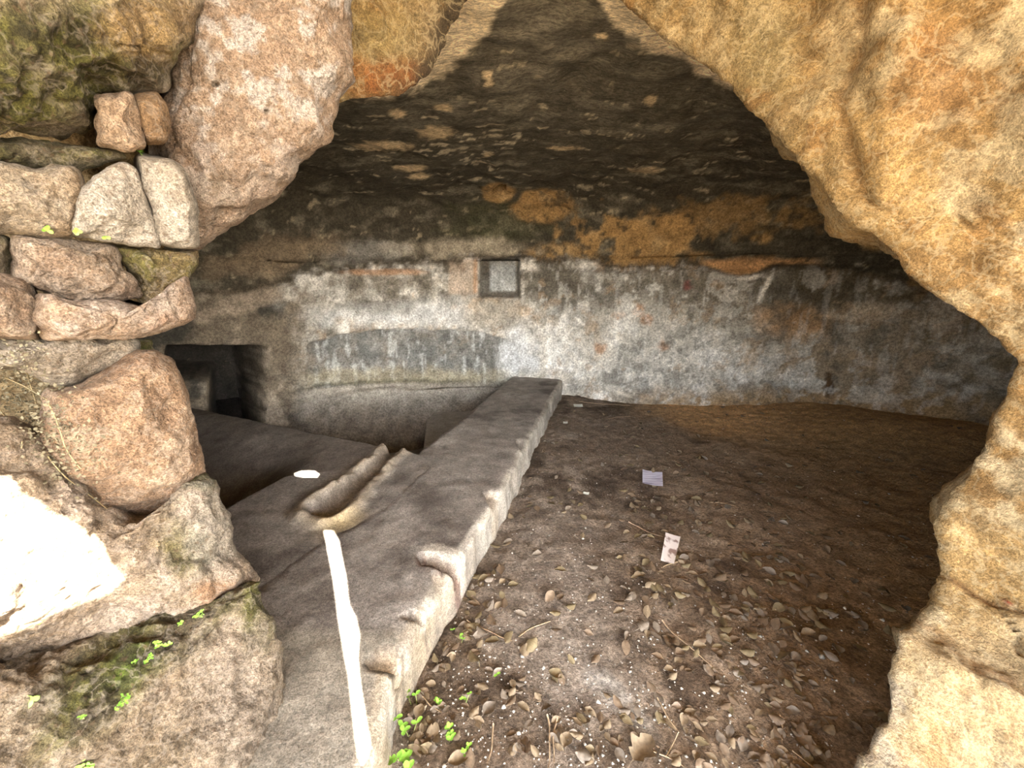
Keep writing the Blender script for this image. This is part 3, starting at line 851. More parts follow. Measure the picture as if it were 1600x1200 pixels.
def pal(base, light, dark, moss=None, extra=None):
    def f(G, px_, py_, s):
        a = fbm(G, 4, 5, s + 11); b = fbm(G, 13, 5, s + 12); c = np.abs(fbm(G, 9, 4, s + 13)); e = fbm(G, 34, 3, s + 14)
        C = np.zeros(G.shape) + np.array(base)
        C = mixc(C, light, sstep(-.05, .6, b + .4 * e))
        C = mixc(C, dark, sstep(.15, .75, a + .5 * b) * .7)
        C = mixc(C, light, sstep(.12, .02, c) * .5)
        if moss:
            m = moss(px_, py_, a, b)
            C = mixc(C, (0.19, 0.185, 0.05), np.clip(m * (1.0 + .5 * b), 0, 1))
            C = mixc(C, (0.17, 0.27, 0.025), np.clip(m, 0, 1) * sstep(.1, .6, a + .5 * b) * .8)
            C = mixc(C, (0.05, 0.04, 0.02), np.clip(m, 0, 1) * sstep(.2, .6, e + .5 * -a) * .7)
        if extra:
            C = extra(C, px_, py_, a, b, e)
        return C
    return f

PINK = (0.52, 0.385, 0.29); PINKL = (0.68, 0.56, 0.46); PINKD = (0.33, 0.21, 0.135)
CREAM = (0.60, 0.50, 0.38); CREAML = (0.74, 0.67, 0.57); CREAMD = (0.42, 0.29, 0.17)
BROWN = (0.52, 0.35, 0.23); BROWNL = (0.66, 0.50, 0.37); BROWND = (0.36, 0.205, 0.115)
GREY = (0.45, 0.385, 0.31); GREYL = (0.62, 0.56, 0.48); GREYD = (0.22, 0.17, 0.11)
def Yl(off=0.0, y0=0.90, y1=1.16):
    return lambda x, y: y0 + (y1 - y0) * np.clip(x / 310, -1.0, 1.3) + off + 0 * y

# big overhanging boulder
def ex_b(C, x, y, a, b, e):
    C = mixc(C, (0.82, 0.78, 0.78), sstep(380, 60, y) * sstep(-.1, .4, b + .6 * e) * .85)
    C = mixc(C, (0.56, 0.36, 0.16), sstep(.1, .5, a) * sstep(480, 540, x) * .8)
    C = mixc(C, (0.05, 0.035, 0.02), blob(x, y, 337, 131, 7, 6, 0, .3))
    C = mixc(C, (0.05, 0.035, 0.02), blob(x, y, 416, 173, 5, 4, 0, .3))
    C = mixc(C, (0.16, 0.11, 0.06), blob(x, y, 338, 288, 14, 20, b * .7, .5) * .7)
    return C
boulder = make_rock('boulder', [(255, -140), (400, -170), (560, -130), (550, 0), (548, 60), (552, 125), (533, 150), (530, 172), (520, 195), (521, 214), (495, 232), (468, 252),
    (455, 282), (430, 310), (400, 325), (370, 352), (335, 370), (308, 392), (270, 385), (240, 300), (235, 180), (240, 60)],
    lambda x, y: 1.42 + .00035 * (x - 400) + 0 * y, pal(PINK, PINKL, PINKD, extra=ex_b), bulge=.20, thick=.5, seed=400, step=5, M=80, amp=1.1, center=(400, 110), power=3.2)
tag(boulder, 'pale pinkish limestone boulder overhanging the upper left of the opening', 'rock')

# dry stone wall
wall_left = tag(empty('wall_left', (0, 0, 0)), 'dry stone wall of mossy limestone blocks at the left of the opening', kind='structure')
def moss_tl(x, y, a, b):
    return np.maximum(blob(x, y, 60, 110, 130, 95, a * .5, .5), blob(x, y, 190, 95, 80, 40, a * .5, .5) * .8)
def ex_tl(C, x, y, a, b, e):
    C = mixc(C, (0.52, 0.36, 0.17), blob(x, y, 230, 40, 75, 60, b * .4, .5) * .8)
    C = mixc(C, (0.07, 0.055, 0.03), blob(x, y, 215, 112, 55, 22, b * .6, .5) * .8)
    return C
S = []
def stone(outl, pal_, label=None, **k):
    o = make_rock('stone', outl, k.pop('Y', Yl()), pal_, parent=wall_left, **k)
    if label: o['label'] = label
    S.append(o)
stone([(-150, -160), (150, -170), (300, -140), (312, 20), (300, 62), (268, 85), (258, 105), (262, 140), (215, 150), (150, 152), (150, 205), (110, 222), (0, 212), (-150, 210)],
      pal(GREY, (0.60, 0.52, 0.33), GREYD, moss=moss_tl, extra=ex_tl), 'large moss-covered stone', bulge=.16, thick=.45, seed=420, step=6, M=60, amp=1.5, center=(90, 40), Y=Yl(.06))
stone([(150, 148), (205, 143), (214, 180), (226, 228), (190, 234), (152, 226)], pal(BROWN, BROWNL, BROWND), 'small reddish brown stone', bulge=.05, thick=.3, seed=430, step=4, M=22, crack=.2, Y=Yl(-.02))
stone([(206, 148), (245, 142), (262, 165), (266, 195), (260, 222), (230, 228), (218, 190)], pal((0.46, 0.30, 0.17), (.52, .36, .22), (.36, .21, .11)), 'smooth rounded brown stone', bulge=.05, thick=.3, seed=431, step=4, M=22, amp=.4, Y=Yl(0))
stone([(-120, 212), (0, 218), (110, 226), (190, 236), (200, 246), (165, 255), (120, 268), (60, 266), (-120, 262)], pal(GREY, GREYL, GREYD, moss=lambda x, y, a, b: .75 + .4 * b + 0 * x), 'flat mossy stone', bulge=.04, thick=.3, seed=432, step=5, M=26, Y=Yl(.02), center=(30, 243))
stone([(-120, 262), (0, 256), (60, 268), (118, 262), (128, 300), (118, 340), (112, 366), (50, 362), (15, 362), (-120, 366)], pal(CREAM, CREAML, CREAMD), 'cream coloured stone', bulge=.06, thick=.3, seed=433, step=5, M=32, Y=Yl(-.02), center=(40, 312), facets=2)
stone([(122, 296), (160, 268), (192, 250), (214, 262), (222, 300), (240, 345), (250, 388), (205, 382), (160, 376), (112, 366), (118, 330)], pal((.60, .55, .48), (.76, .72, .66), (.45, .33, .22)), 'white broken stone with flat faces', bulge=.08, thick=.3, seed=434, step=4, M=34, facets=4, amp=.7, Y=Yl(-.03))
stone([(212, 240), (268, 246), (288, 262), (300, 290), (309, 325), (310, 388), (268, 390), (246, 384), (236, 335), (218, 290)], pal((.58, .53, .46), (.74, .69, .62), (.47, .38, .28)), 'pale grey rounded stone at the edge of the opening', bulge=.08, thick=.3, seed=435, step=4, M=34, facets=1, amp=.6, Y=Yl(-.01))
stone([(16, 366), (100, 368), (182, 380), (190, 410), (214, 440), (225, 465), (180, 470), (110, 468), (60, 452), (14, 440)], pal(PINK, PINKL, (.36, .27, .19)), 'rough pinkish grey stone', bulge=.06, thick=.3, seed=436, step=5, M=34, Y=Yl(0))
stone([(-120, 370), (10, 366), (18, 400), (12, 440), (-120, 440)], pal(GREY, GREYL, GREYD, moss=lambda x, y, a, b: .6 + .5 * a + 0 * x), 'mossy stone at the left edge', bulge=.05, thick=.3, seed=437, step=6, M=22, Y=Yl(.02), center=(-30, 403))
stone([(180, 384), (248, 388), (312, 390), (313, 412), (300, 432), (268, 452), (240, 478), (216, 470), (212, 440), (190, 415)], pal((.38, .28, .14), (.50, .40, .24), (.22, .15, .06), moss=lambda x, y, a, b: .35 * a + 0 * x), 'mossy brown wedge-shaped stone', bulge=.05, thick=.3, seed=438, step=4, M=26, Y=Yl(.03))
stone([(55, 458), (110, 466), (180, 466), (232, 476), (262, 448), (290, 430), (300, 446), (310, 478), (306, 500), (262, 518), (225, 528), (150, 528), (70, 534), (40, 500)], pal(PINK, (.72, .60, .52), (.46, .28, .18)), 'long pink stone with its tip sticking out into the opening', bulge=.09, thick=.3, seed=439, step=4, M=36, amp=.9, Y=Yl(-.05), center=(190, 497))
stone([(-120, 436), (0, 430), (40, 440), (56, 470), (50, 510), (60, 532), (0, 528), (-120, 530)], pal(PINK, PINKL, PINKD), 'pinkish stone at the left edge', bulge=.07, thick=.3, seed=440, step=5, M=28, Y=Yl(-.03), center=(-20, 480))
stone([(-120, 528), (40, 534), (140, 530), (216, 528), (222, 545), (190, 566), (150, 585), (115, 602), (80, 600), (30, 570), (-120, 590)], pal(GREY, GREYL, GREYD), 'grey flat stone resting on the brown boulder', bulge=.06, thick=.3, seed=441, step=5, M=30, Y=Yl(.0), center=(90, 556))
stone([(205, 528), (238, 528), (244, 560), (215, 562)], pal((.26, .21, .09), (.34, .28, .14), (.14, .1, .04), moss=lambda x, y, a, b: .5 + 0 * x), 'small dark mossy stone', bulge=.03, thick=.2, seed=442, step=4, M=14, Y=Yl(.12))

brown = make_rock('boulder', [(70, 606), (120, 598), (170, 570), (215, 548), (242, 546), (268, 562), (285, 590), (296, 625), (308, 670), (318, 715), (322, 745), (300, 800), (240, 820), (160, 815), (90, 760), (60, 690)],
    Yl(-.02), pal(BROWN, BROWNL, BROWND), bulge=.13, thick=.35, seed=450, step=4, M=60, amp=.9, center=(200, 690))
tag(brown, 'rusty brown rounded boulder below the stone wall', 'rock')

def moss_a(x, y, a, b):
    return np.maximum(blob(x, y, 318, 745, 28, 22, b * .5, .5), blob(x, y, 285, 860, 40, 40, a * .8 + b * .5, .5) * .6)
def ex_a(C, x, y, a, b, e):
    C = mixc(C, (0.46, 0.45, 0.40), blob(x, y, 330, 820, 50, 80, b * .5, .5) * .6)
    C = mixc(C, (0.46, 0.26, 0.14), blob(x, y, 345, 925, 40, 20, b * .4, .5) * .8)
    return C
rockA = make_rock('boulder', [(-180, 640), (30, 650), (110, 700), (150, 770), (220, 800), (285, 770), (300, 742), (322, 732), (338, 748), (352, 775), (360, 810), (362, 850), (372, 872), (392, 886), (405, 905), (370, 960),
    (250, 1010), (120, 1040), (-180, 1060)], lambda x, y: .84 + .26 * np.clip(x / 360, -.8, 1.2) - .0003 * (y - 850), pal((.52, .41, .30), PINKL, (.32, .23, .14), moss=moss_a, extra=ex_a),
    bulge=.12, thick=.35, seed=460, step=5, M=90, amp=1.35, center=(140, 880), power=3, tone=.95, crack=.4)
tag(rockA, 'weathered pinkish grey boulder catching a bright patch of sun', 'rock')
def moss_b(x, y, a, b):
    m = blob(x - (y - 1020) * -.9, y, 215, 1040, 70, 150, a * .6 + b * .4, .5)
    return np.maximum(m * .9, blob(x, y, 405, 950, 36, 70, b * .5, .4))
def ex_bb(C, x, y, a, b, e):
    C = mixc(C, (0.50, 0.42, 0.34), blob(x, y, 370, 1090, 70, 120, b * .4, .5) * .7)
    C = mixc(C, (0.06, 0.045, 0.03), blob(x - (y - 1020) * -.9, y, 235, 1050, 22, 110, b * .7, .5) * .6)
    return C
rockB = make_rock('boulder', [(-200, 1000), (0, 1000), (120, 985), (230, 960), (320, 930), (385, 900), (412, 902), (418, 935), (432, 970), (442, 1010), (446, 1060), (448, 1110), (460, 1150), (476, 1210), (485, 1330), (300, 1420), (-200, 1420)],
    lambda x, y: .80 + .22 * np.clip(x / 440, -.8, 1.2) - .00045 * (y - 1000), pal((.47, .37, .26), (.60, .50, .38), (.26, .19, .11), moss=moss_b, extra=ex_bb),
    bulge=.12, thick=.4, seed=470, step=5, M=90, amp=1.9, center=(190, 1150), power=3, tone=.8, crack=.15)
tag(rockB, 'mossy brown boulder at the lower left corner', 'rock')
shard = make_rock('rock_shard', [(440, 1085), (452, 1095), (462, 1130), (474, 1180), (482, 1230), (450, 1230), (440, 1160)], lambda x, y: 1.0 - .0005 * (y - 1100) + 0 * x,
                  pal((.46, .30, .15), (.56, .40, .22), (.3, .18, .08)), bulge=.02, thick=.1, seed=480, step=4, M=14)
tag(shard, 'thin orange brown rock shard beside the lower left boulder', 'rock')

bpy.context.view_layer.update()
dg = bpy.context.evaluated_depsgraph_get()
def hit(x, y):
    d_ = Vector(ray(x, y)).normalized()
    o_ = Vector((0, 0, H)) + d_ * 0.05
    ok_, loc, nor, i_, ob_, _ = scene.ray_cast(dg, o_, d_)
    return (loc, nor, ob_) if ok_ else (None, None, None)
# ------------------------------------------------------------------ added unseen slab above the viewer, holes cut to shape the sun patches
RZ = 3.0
def to_blocker(P):
    P = np.asarray(P, float)
    k = (RZ - P[..., 2]) / SUN_TAN
    return P[..., :2] + SUN_AZ * k[..., None]
strip_px = [(506, 828), (521, 829), (530, 846), (534, 870), (541, 905), (545, 945), (556, 966), (561, 990), (558, 1030), (563, 1075), (570, 1120),
            (578, 1165), (577, 1180), (568, 1196), (560, 1180), (552, 1120), (546, 1060), (536, 1010), (528, 960), (520, 900), (512, 860)]
spot_px = [(459, 737), (470, 734), (492, 735), (499, 741), (496, 746), (475, 746), (461, 743)]
sp = np.array(strip_px); hole1 = to_blocker(onz(sp[:, 0], sp[:, 1], 0.2))
sp = np.array(spot_px); hole2 = to_blocker(onz(sp[:, 0], sp[:, 1], 0.2))
patch_px = [(-60, 770), (15, 742), (45, 775), (90, 806), (130, 826), (160, 850), (178, 885), (192, 905), (170, 925), (120, 944), (70, 965), (30, 985), (-60, 1000)]
hole3 = to_blocker(np.array([tuple(hit(*p)[0]) for p in patch_px]))
outer = np.array([(-5, 1.6), (-5, -3.8), (-3, -3.95), (-1, -3.8), (0.5, -3.9), (2.2, -3.85), (4, -3.95), (6.5, -3.8), (6.5, 1.6)])
pts, edges = [], []
for poly in (outer, hole1, hole2, hole3):
    s0 = len(pts)
    pts += [Vector((float(a), float(b))) for a, b in poly]
    n = len(poly)
    edges += [(s0 + i, s0 + (i + 1) % n) for i in range(n)]
r = delaunay_2d_cdt(pts, edges, [], 1, 1e-6)
vo, fo = [np.array(v) for v in r[0]], [list(f) for f in r[2]]
def inside(p, poly):
    c = False
    n = len(poly)
    for i in range(n):
        x0, y0 = poly[i]; x1, y1 = poly[(i + 1) % n]
        if (y0 > p[1]) != (y1 > p[1]) and p[0] < (x1 - x0) * (p[1] - y0) / (y1 - y0) + x0:
            c = not c
    return c
keep = []
for f in fo:
    cc = np.mean([vo[i] for i in f], 0)
    if inside(cc, outer) and not any(inside(cc, h) for h in (hole1, hole2, hole3)):
        keep.append(f)
vv = np.array(vo)
thk = 0.45
lo_v = np.c_[vv, np.full(len(vv), RZ)]
hi_v = np.c_[vv + SUN_AZ * thk / SUN_TAN, np.full(len(vv), RZ + thk)]
fc = [tuple(reversed(f)) for f in keep] + [tuple(i + len(vv) for i in f) for f in keep]
ec = {}
for f in keep:
    for i in range(len(f)):
        e = (f[i], f[(i + 1) % len(f)])
        ec[e] = ec.get(e, 0) + 1
for (a, b) in ec:
    if (b, a) not in ec:
        fc.append((a, b, b + len(vv), a + len(vv)))
me = bpy.data.meshes.new('sun_blocker_slab')
me.from_pydata(np.r_[lo_v, hi_v].tolist(), [], fc)
me.update()
at = me.attributes.new('Col', 'FLOAT_COLOR', 'POINT')
at.data.foreach_set('color', np.tile(np.array([0.5, 0.38, 0.22, 1], np.float32), len(me.vertices)))
me.materials.append(M_arch)
sun_blocker = bpy.data.objects.new('sun_blocker_slab', me)
col.objects.link(sun_blocker)
tag(sun_blocker, 'added unseen slab with holes that shape the sunlight', kind='structure')

# ------------------------------------------------------------------ things lying on the floor

def leaf_mesh(name, L, W, curl, bend, seed, lobed=False):
    rr = np.random.default_rng(seed)
    nu, nvv = 9, 5
    u = np.linspace(0, 1, nu)
    w = np.sin(np.pi * np.clip(u, .02, .98) ** .85) ** .8 * W / 2
    if lobed:
        w = w * (1 + .35 * np.sin(u * 17))
    vs = []
    for i in range(nu):
        for j in range(nvv):
            v = (j / (nvv - 1) - .5) * 2
            x = (u[i] - .5) * L
            y = v * w[i] + .12 * L * bend * (u[i] - .5) ** 2
            z = curl * (v * v) * w[i] * .9 + bend * .5 * L * (u[i] - .5) ** 2 + rr.normal(0, .0012)
            vs.append((x, y, z))
    vs = np.array(vs)
    vs[:, 2] -= vs[:, 2].min()
    Qs = [tuple(q) for q in grid_quads(nu, nvv)]
    st = len(vs)
    vs = np.r_[vs, [(-L * .5, 0, vs[2, 2]), (-L * .5, .002, vs[2, 2]), (-L * .72, .004, .001), (-L * .72, .002, .001)]]
    Qs.append((st, st + 1, st + 2, st + 3))
    me_ = bpy.data.meshes.new(name)
    me_.from_pydata(vs.tolist(), [], Qs)
    me_.polygons.foreach_set('use_smooth', [True] * len(Qs))
    me_.update()
    return me_

LC = {'tan': (0.195, 0.15, 0.098), 'brown': (0.14, 0.10, 0.066), 'grey': (0.165, 0.137, 0.108), 'olive': (0.155, 0.122, 0.07)}
leaf_lib = []
for cname, c in LC.items():
    m = flat_mat('dry_leaf_' + cname, c, .6, .25, 90, .35)
    for k in range(5):
        me_ = leaf_mesh('fallen_leaf', .052, .030 + .004 * k % .012, (-.4, .4, -.6, .2, .6)[k], (.2, -.2, .4, -.4, .1)[k], 500 + k)
        me_.materials.append(m)
        leaf_lib.append((cname, me_))

# scatter spots on the floor, denser along the rim wall and across the middle of the floor
cand = []
tries = 0
r2 = np.random.default_rng(91)
while len(cand) < 760 and tries < 60000:
    tries += 1
    x = r2.uniform(600, 1500); y = 600 + 600 * r2.uniform(0, 1) ** 0.9
    P = onz(np.array(x), np.array(y), 0.0)
    if P[1] < .7 or P[1] > 5.3 or P[0] < xr(P[1]) + .03 or P[0] > 4.2: continue
    dw = P[0] - xr(P[1])
    den = .25 + .75 * math.exp(-(dw / .18) ** 2)
    xb = np.interp(y, [620, 760, 900, 1000, 1200], [1000, 1000, 1120, 1200, 1240])
    den += .45 * math.exp(-((x - xb) / 130) ** 2)
    if y > 1080: den += .05
    if abs(x - np.interp(y, [820, 950, 1080], [860, 890, 960])) < 90 and 820 < y < 1080: den *= .25
    if y < 760: den *= .6
    if x > 1300: den *= .35
    if r2.uniform() < den * .75:
        cand.append((P[0], P[1], x, y))
cand.sort(key=lambda c: c[1])
ind, rest = cand[:285], cand[285:]
def zone(x, y, dw):
    if dw < .22: return 'lying along the foot of the rim wall'
    if x < 1000: return 'on the pale dirt left of the papers'
    return 'on the dark dirt to the right'
def leaf_xf(P0, P1, sc):
    z = float(floor_z(np.array(P0), np.array(P1)))
    rz = r2.uniform(0, 6.28)
    return Matrix.Translation((P0, P1, z + .004)) @ Matrix.Rotation(rz, 4, 'Z') @ Matrix.Rotation(r2.normal(0, .22), 4, 'X') @ Matrix.Rotation(r2.normal(0, .18), 4, 'Y') @ Matrix.Scale(sc, 4)
size_word = {'tan': 'tan oval', 'brown': 'dark brown curled', 'grey': 'greyish brown', 'olive': 'olive brown'}
for (a, b, x, y) in ind:
    cn, me_ = leaf_lib[r2.choice(len(leaf_lib), p=np.repeat([.3, .3, .3, .1], 5) / 5)]
    o = bpy.data.objects.new('fallen_leaf', me_)
    col.objects.link(o)
    o.matrix_world = leaf_xf(a, b, r2.uniform(.5, .95))
    zn = zone(x, y, a - xr(b))
    tag(o, '%s dry leaf %s' % (size_word[cn], zn), 'leaf', '%s dry leaves %s' % (size_word[cn], zn))
# the remaining, farther leaves as one object of litter
vs, qs, cs = [], [], []
for (a, b, x, y) in rest:
    cn, me_ = leaf_lib[r2.integers(len(leaf_lib))]
    mw = leaf_xf(a, b, r2.uniform(.7, 1.3))
    s0 = len(vs)
    for v in me_.vertices: vs.append(mw @ v.co)
    for p in me_.polygons: qs.append([s0 + i for i in p.vertices])
    cs += [LC[cn]] * len(me_.vertices)
M_leafc = rock_mat('leaf_litter', 60, 200, .8, 1.2, .1, .002, .6)
lit = mesh_np('leaf_litter', np.array([tuple(v) for v in vs]), np.array(qs), np.array(cs), M_leafc)
tag(lit, 'scattered small dry leaves on the far dirt floor', 'leaf litter', kind='stuff')

# larger leaves that stand out
big = [((1005, 1165), .13, .085, 'tan', True, 'large crumpled lobed tan leaf near the bottom edge', 40), ((718, 1185), .085, .05, 'tan', False, 'folded orange tan leaf at the bottom edge beside the seedlings', 20),
       ((655, 1105), .06, .045, 'tan', False, 'pale round leaf beside the green seedlings', 80), ((802, 915), .065, .045, 'olive', False, 'olive brown leaf lying alone on the pale dirt', 10),
       ((868, 1052), .07, .05, 'olive', False, 'flat olive brown leaf on the pale dirt', 150), ((885, 1155), .06, .048, 'tan', False, 'oval tan leaf standing out near the bottom edge', 60),
       ((765, 1105), .075, .05, 'grey', False, 'greyish leaf with a folded edge left of the long twig', 50), ((1255, 1150), .09, .06, 'brown', True, 'dark broad lobed leaf toward the lower right rock', 100)]
for (pxy, Lf, Wf, cn, lob, lab, ang) in big:
    P = onz(np.array(float(pxy[0])), np.array(float(pxy[1])), .01)
    me_ = leaf_mesh('fallen_leaf', Lf * .8, Wf * .85, .5, .35, int(pxy[0]), lob)
    me_.materials.append(bpy.data.materials['dry_leaf_' + cn])
    o = bpy.data.objects.new('fallen_leaf', me_)
    col.objects.link(o)
    o.matrix_world = Matrix.Translation((P[0], P[1], float(floor_z(np.array(P[0]), np.array(P[1]))) + .008)) @ Matrix.Rotation(math.radians(ang), 4, 'Z')
    tag(o, lab, 'leaf')

# grit: countless pale specks
vs, qs, cs = [], [], []
octa = np.array([(1, 0, 0), (0, 1, 0), (-1, 0, 0), (0, -1, 0), (0, 0, .8), (0, 0, -.5)])
of = [(0, 1, 4), (1, 2, 4), (2, 3, 4), (3, 0, 4), (1, 0, 5), (2, 1, 5), (3, 2, 5), (0, 3, 5)]
cnt = 0
while cnt < 2600:
    x = r2.uniform(600, 1480); y = 640 + 560 * r2.uniform(0, 1)
    P = onz(np.array(x), np.array(y), 0.0)
    if P[0] < xr(P[1]) + .03: continue
    if r2.uniform() > (.9 if x < 1050 else .45): continue
    s = abs(r2.normal(.0022, .0014)) + .001
    if r2.uniform() < .03: s *= 2.2
    z = float(floor_z(P[0], P[1])) + s * .4
    R_ = Matrix.Rotation(r2.uniform(0, 6.3), 3, 'Z')
    s0 = len(vs)
    for v in octa:
        w = np.array(R_ @ Vector(v * s * r2.uniform(.6, 1.4)))
        vs.append((P[0] + w[0], P[1] + w[1], z + w[2]))
    qs += [[s0 + i for i in f] for f in of]
    g = r2.uniform(.2, .55)
    cs += [(g, g * .92, g * .8)] * 6
    cnt += 1
grit = mesh_np('grit', np.array(vs), np.array(qs), np.array(cs), M_leafc, smooth=False)
tag(grit, 'pale grit scattered over the dirt floor', 'grit', kind='stuff')

# twigs
M_twig = flat_mat('dry_twig', (0.34, 0.25, 0.16), .8, .3, 80)
def tube_mesh(name, P, r0, r1, k=6):
    P = np.asarray(P, float)
    T = np.gradient(P, axis=0); T /= np.linalg.norm(T, axis=1, keepdims=True)
    up = np.array([0, 0, 1.0]) if abs(T[0, 2]) < .9 else np.array([1.0, 0, 0])
    A = np.cross(T, up); A /= np.linalg.norm(A, axis=1, keepdims=True)
    B = np.cross(A, T)
    rr = np.linspace(r0, r1, len(P))
    an = np.linspace(0, 2 * np.pi, k, endpoint=False)
    V_ = P[:, None] + rr[:, None, None] * (np.cos(an)[None, :, None] * A[:, None] + np.sin(an)[None, :, None] * B[:, None])
    n = len(P)
    F_ = []
    for i in range(n - 1):
        for j in range(k):
            F_.append((i * k + j, i * k + (j + 1) % k, (i + 1) * k + (j + 1) % k, (i + 1) * k + j))
    F_.append(tuple(range(k))); F_.append(tuple((n - 1) * k + j for j in reversed(range(k))))
    return V_.reshape(-1, 3), F_
def simple_obj(name, V_, F_, mat, parent=None, smooth=True):
    me_ = bpy.data.meshes.new(name)
    me_.from_pydata(np.asarray(V_).tolist(), [], F_)
    if smooth: me_.polygons.foreach_set('use_smooth', [True] * len(me_.polygons))
    me_.materials.append(mat)
    me_.update()
    o = bpy.data.objects.new(name, me_)
    col.objects.link(o)
    if parent: o.parent = parent
    return o
twigs = [((730, 965), (800, 1000), 'thin twig slanting across the dirt beside the rim wall'), ((810, 995), (860, 975), 'short pale twig on the smooth dirt left of centre'),
         ((1028, 1088), (1062, 1140), 'curved dark twig on the pale dirt below the papers'), ((855, 1115), (856, 1200), 'long straight twig pointing to the bottom edge'),
         ((870, 1120), (866, 1190), 'second thin twig close beside the long straight one'), ((992, 1158), (1072, 1195), 'pale branched twig near the bottom edge'),
         ((1035, 965), (1125, 1048), 'long thin twig lying diagonally at the edge of the dark dirt'), ((1220, 1112), (1222, 1160), 'upright looking thin twig on the dark dirt at lower right'),
         ((983, 812), (1035, 838), 'pale straight twig pointing at the white card'), ((1034, 887), (1064, 879), 'tiny pale twig touching the bottom of the white card'),
         ((1075, 866), (1085, 872), 'short twig just right of the white card'), ((770, 1128), (762, 1190), 'thin bent twig right of the seedlings'),
         ((905, 625), (985, 632), 'thin stick near the back wall'), ((948, 655), (985, 650), 'fine twig left of the back corner of the dirt'),
         ((1240, 1165), (1280, 1195), 'brown twig beside the lower right rock'), ((1110, 785), (1150, 795), 'fine twig right of the striped paper'),
         ((660, 1080), (690, 1110), 'short twig among the seedlings by the wall')]
for k, (p0, p1, lab) in enumerate(twigs):
    A_ = onz(np.array(float(p0[0])), np.array(float(p0[1])), 0.008); B_ = onz(np.array(float(p1[0])), np.array(float(p1[1])), 0.008)
    t = np.linspace(0, 1, 9)[:, None]
    P = A_ * (1 - t) + B_ * t
    L_ = np.linalg.norm(B_ - A_)
    sd = np.cross(B_ - A_, (0, 0, 1)); sd /= np.linalg.norm(sd)
    P += sd * (np.sin(t * np.pi) * .05 * L_ * ((-1) ** k) + .012 * L_ * np.sin(t * 9 + k))
    P[:, 2] = floor_z(P[:, 0], P[:, 1]) + .006
    th_ = .0032 if L_ > .1 else .002
    V_, F_ = tube_mesh('twig', P, th_, th_ * .5)
    if 'branched' in lab:
        Pb = np.array([P[5], P[5] + (B_ - A_) * .12 + sd * -.05, P[5] + (B_ - A_) * .2 + sd * -.09])
        Pb[:, 2] = floor_z(Pb[:, 0], Pb[:, 1]) + .008
        V2, F2 = tube_mesh('t', Pb, .002, .001)
        F_ = F_ + [tuple(i + len(V_) for i in f) for f in F2]; V_ = np.r_[V_, V2]
    o = simple_obj('twig', V_, F_, M_twig)
    tag(o, lab, 'twig')

# papers
def paper_mat(name, base, stripe, sc, thr, ori):
    m = bpy.data.materials.new(name); m.use_nodes = True
    N, L = m.node_tree.nodes, m.node_tree.links
    b = N['Principled BSDF']; b.inputs['Roughness'].default_value = .6
    tc = N.new('ShaderNodeTexCoord')
    mp = N.new('ShaderNodeMapping'); mp.inputs['Scale'].default_value = ori
    L.new(tc.outputs['Object'], mp.inputs[0])
    n = N.new('ShaderNodeTexNoise'); n.inputs['Scale'].default_value = sc; n.inputs['Detail'].default_value = 3
    L.new(mp.outputs[0], n.inputs[0])
    r = N.new('ShaderNodeMapRange'); r.inputs[1].default_value = thr; r.inputs[2].default_value = thr + .08
    L.new(n.outputs['Fac'], r.inputs[0])
    mx = N.new('ShaderNodeMix'); mx.data_type = 'RGBA'
    mx.inputs[6].default_value = (*base, 1); mx.inputs[7].default_value = (*stripe, 1)
    L.new(r.outputs[0], mx.inputs[0]); L.new(mx.outputs[2], b.inputs['Base Color'])
    return m
def paper(name, corners, mat, lab, cat, curl):
    c = np.array(corners, float)
    P = onz(c[:, 0], c[:, 1], .02)
    ctr = P.mean(0)
    n = 9
    V_ = []
    for s in (0, 1):
        for i in range(n):
            for j in range(n):
                u, v = i / (n - 1), j / (n - 1)
                p = (P[0] * (1 - u) + P[1] * u) * (1 - v) + (P[3] * (1 - u) + P[2] * u) * v
                p = p - ctr
                p[2] = curl * ((u - .5) ** 2 * 1.2 + .6 * (v - .5) ** 2 + .05 * math.sin(9 * v)) - s * .0012
                V_.append(p)
    V_ = np.array(V_)
    q = grid_quads(n, n)
    F_ = [tuple(f) for f in q] + [tuple(f[::-1] + n * n) for f in q]
    o = simple_obj(name, V_, F_, mat)
    o.location = (ctr[0], ctr[1], float(floor_z(np.array(ctr[0]), np.array(ctr[1]))) + .014)
    return tag(o, lab, cat)
M_p1 = paper_mat('blue_striped_print', (.66, .66, .80), (.24, .22, .36), 9, .52, (.5, 7, 1))
M_p2 = paper_mat('soiled_white_card', (.80, .74, .72), (.30, .21, .19), 16, .50, (1.2, .8, 1))
paper('paper_scrap', [(1004, 733), (1035, 737), (1036, 759), (1004, 754)], M_p1, 'square bluish paper scrap printed with dark stripes', 'paper', .02)
paper('paper_card', [(1040, 834), (1063, 841), (1053, 883), (1032, 878)], M_p2, 'white oblong card soiled with brown lying on the dirt', 'paper', .010)
M_w = flat_mat('white_litter', (.75, .78, .72), .5, .1)
for pts_, lab in (([(896, 629), (910, 629), (911, 633), (897, 633)], 'tiny greenish white wrapper by the back end of the rim wall'), ([(880, 658), (887, 658), (887, 661), (880, 661)], 'tiny white scrap at the foot of the rim wall'),
                  ([(912, 766), (921, 767), (920, 771), (911, 769)], 'tiny white scrap left of the striped paper')):
    paper('litter_scrap', pts_, M_w, lab, 'litter', .008)

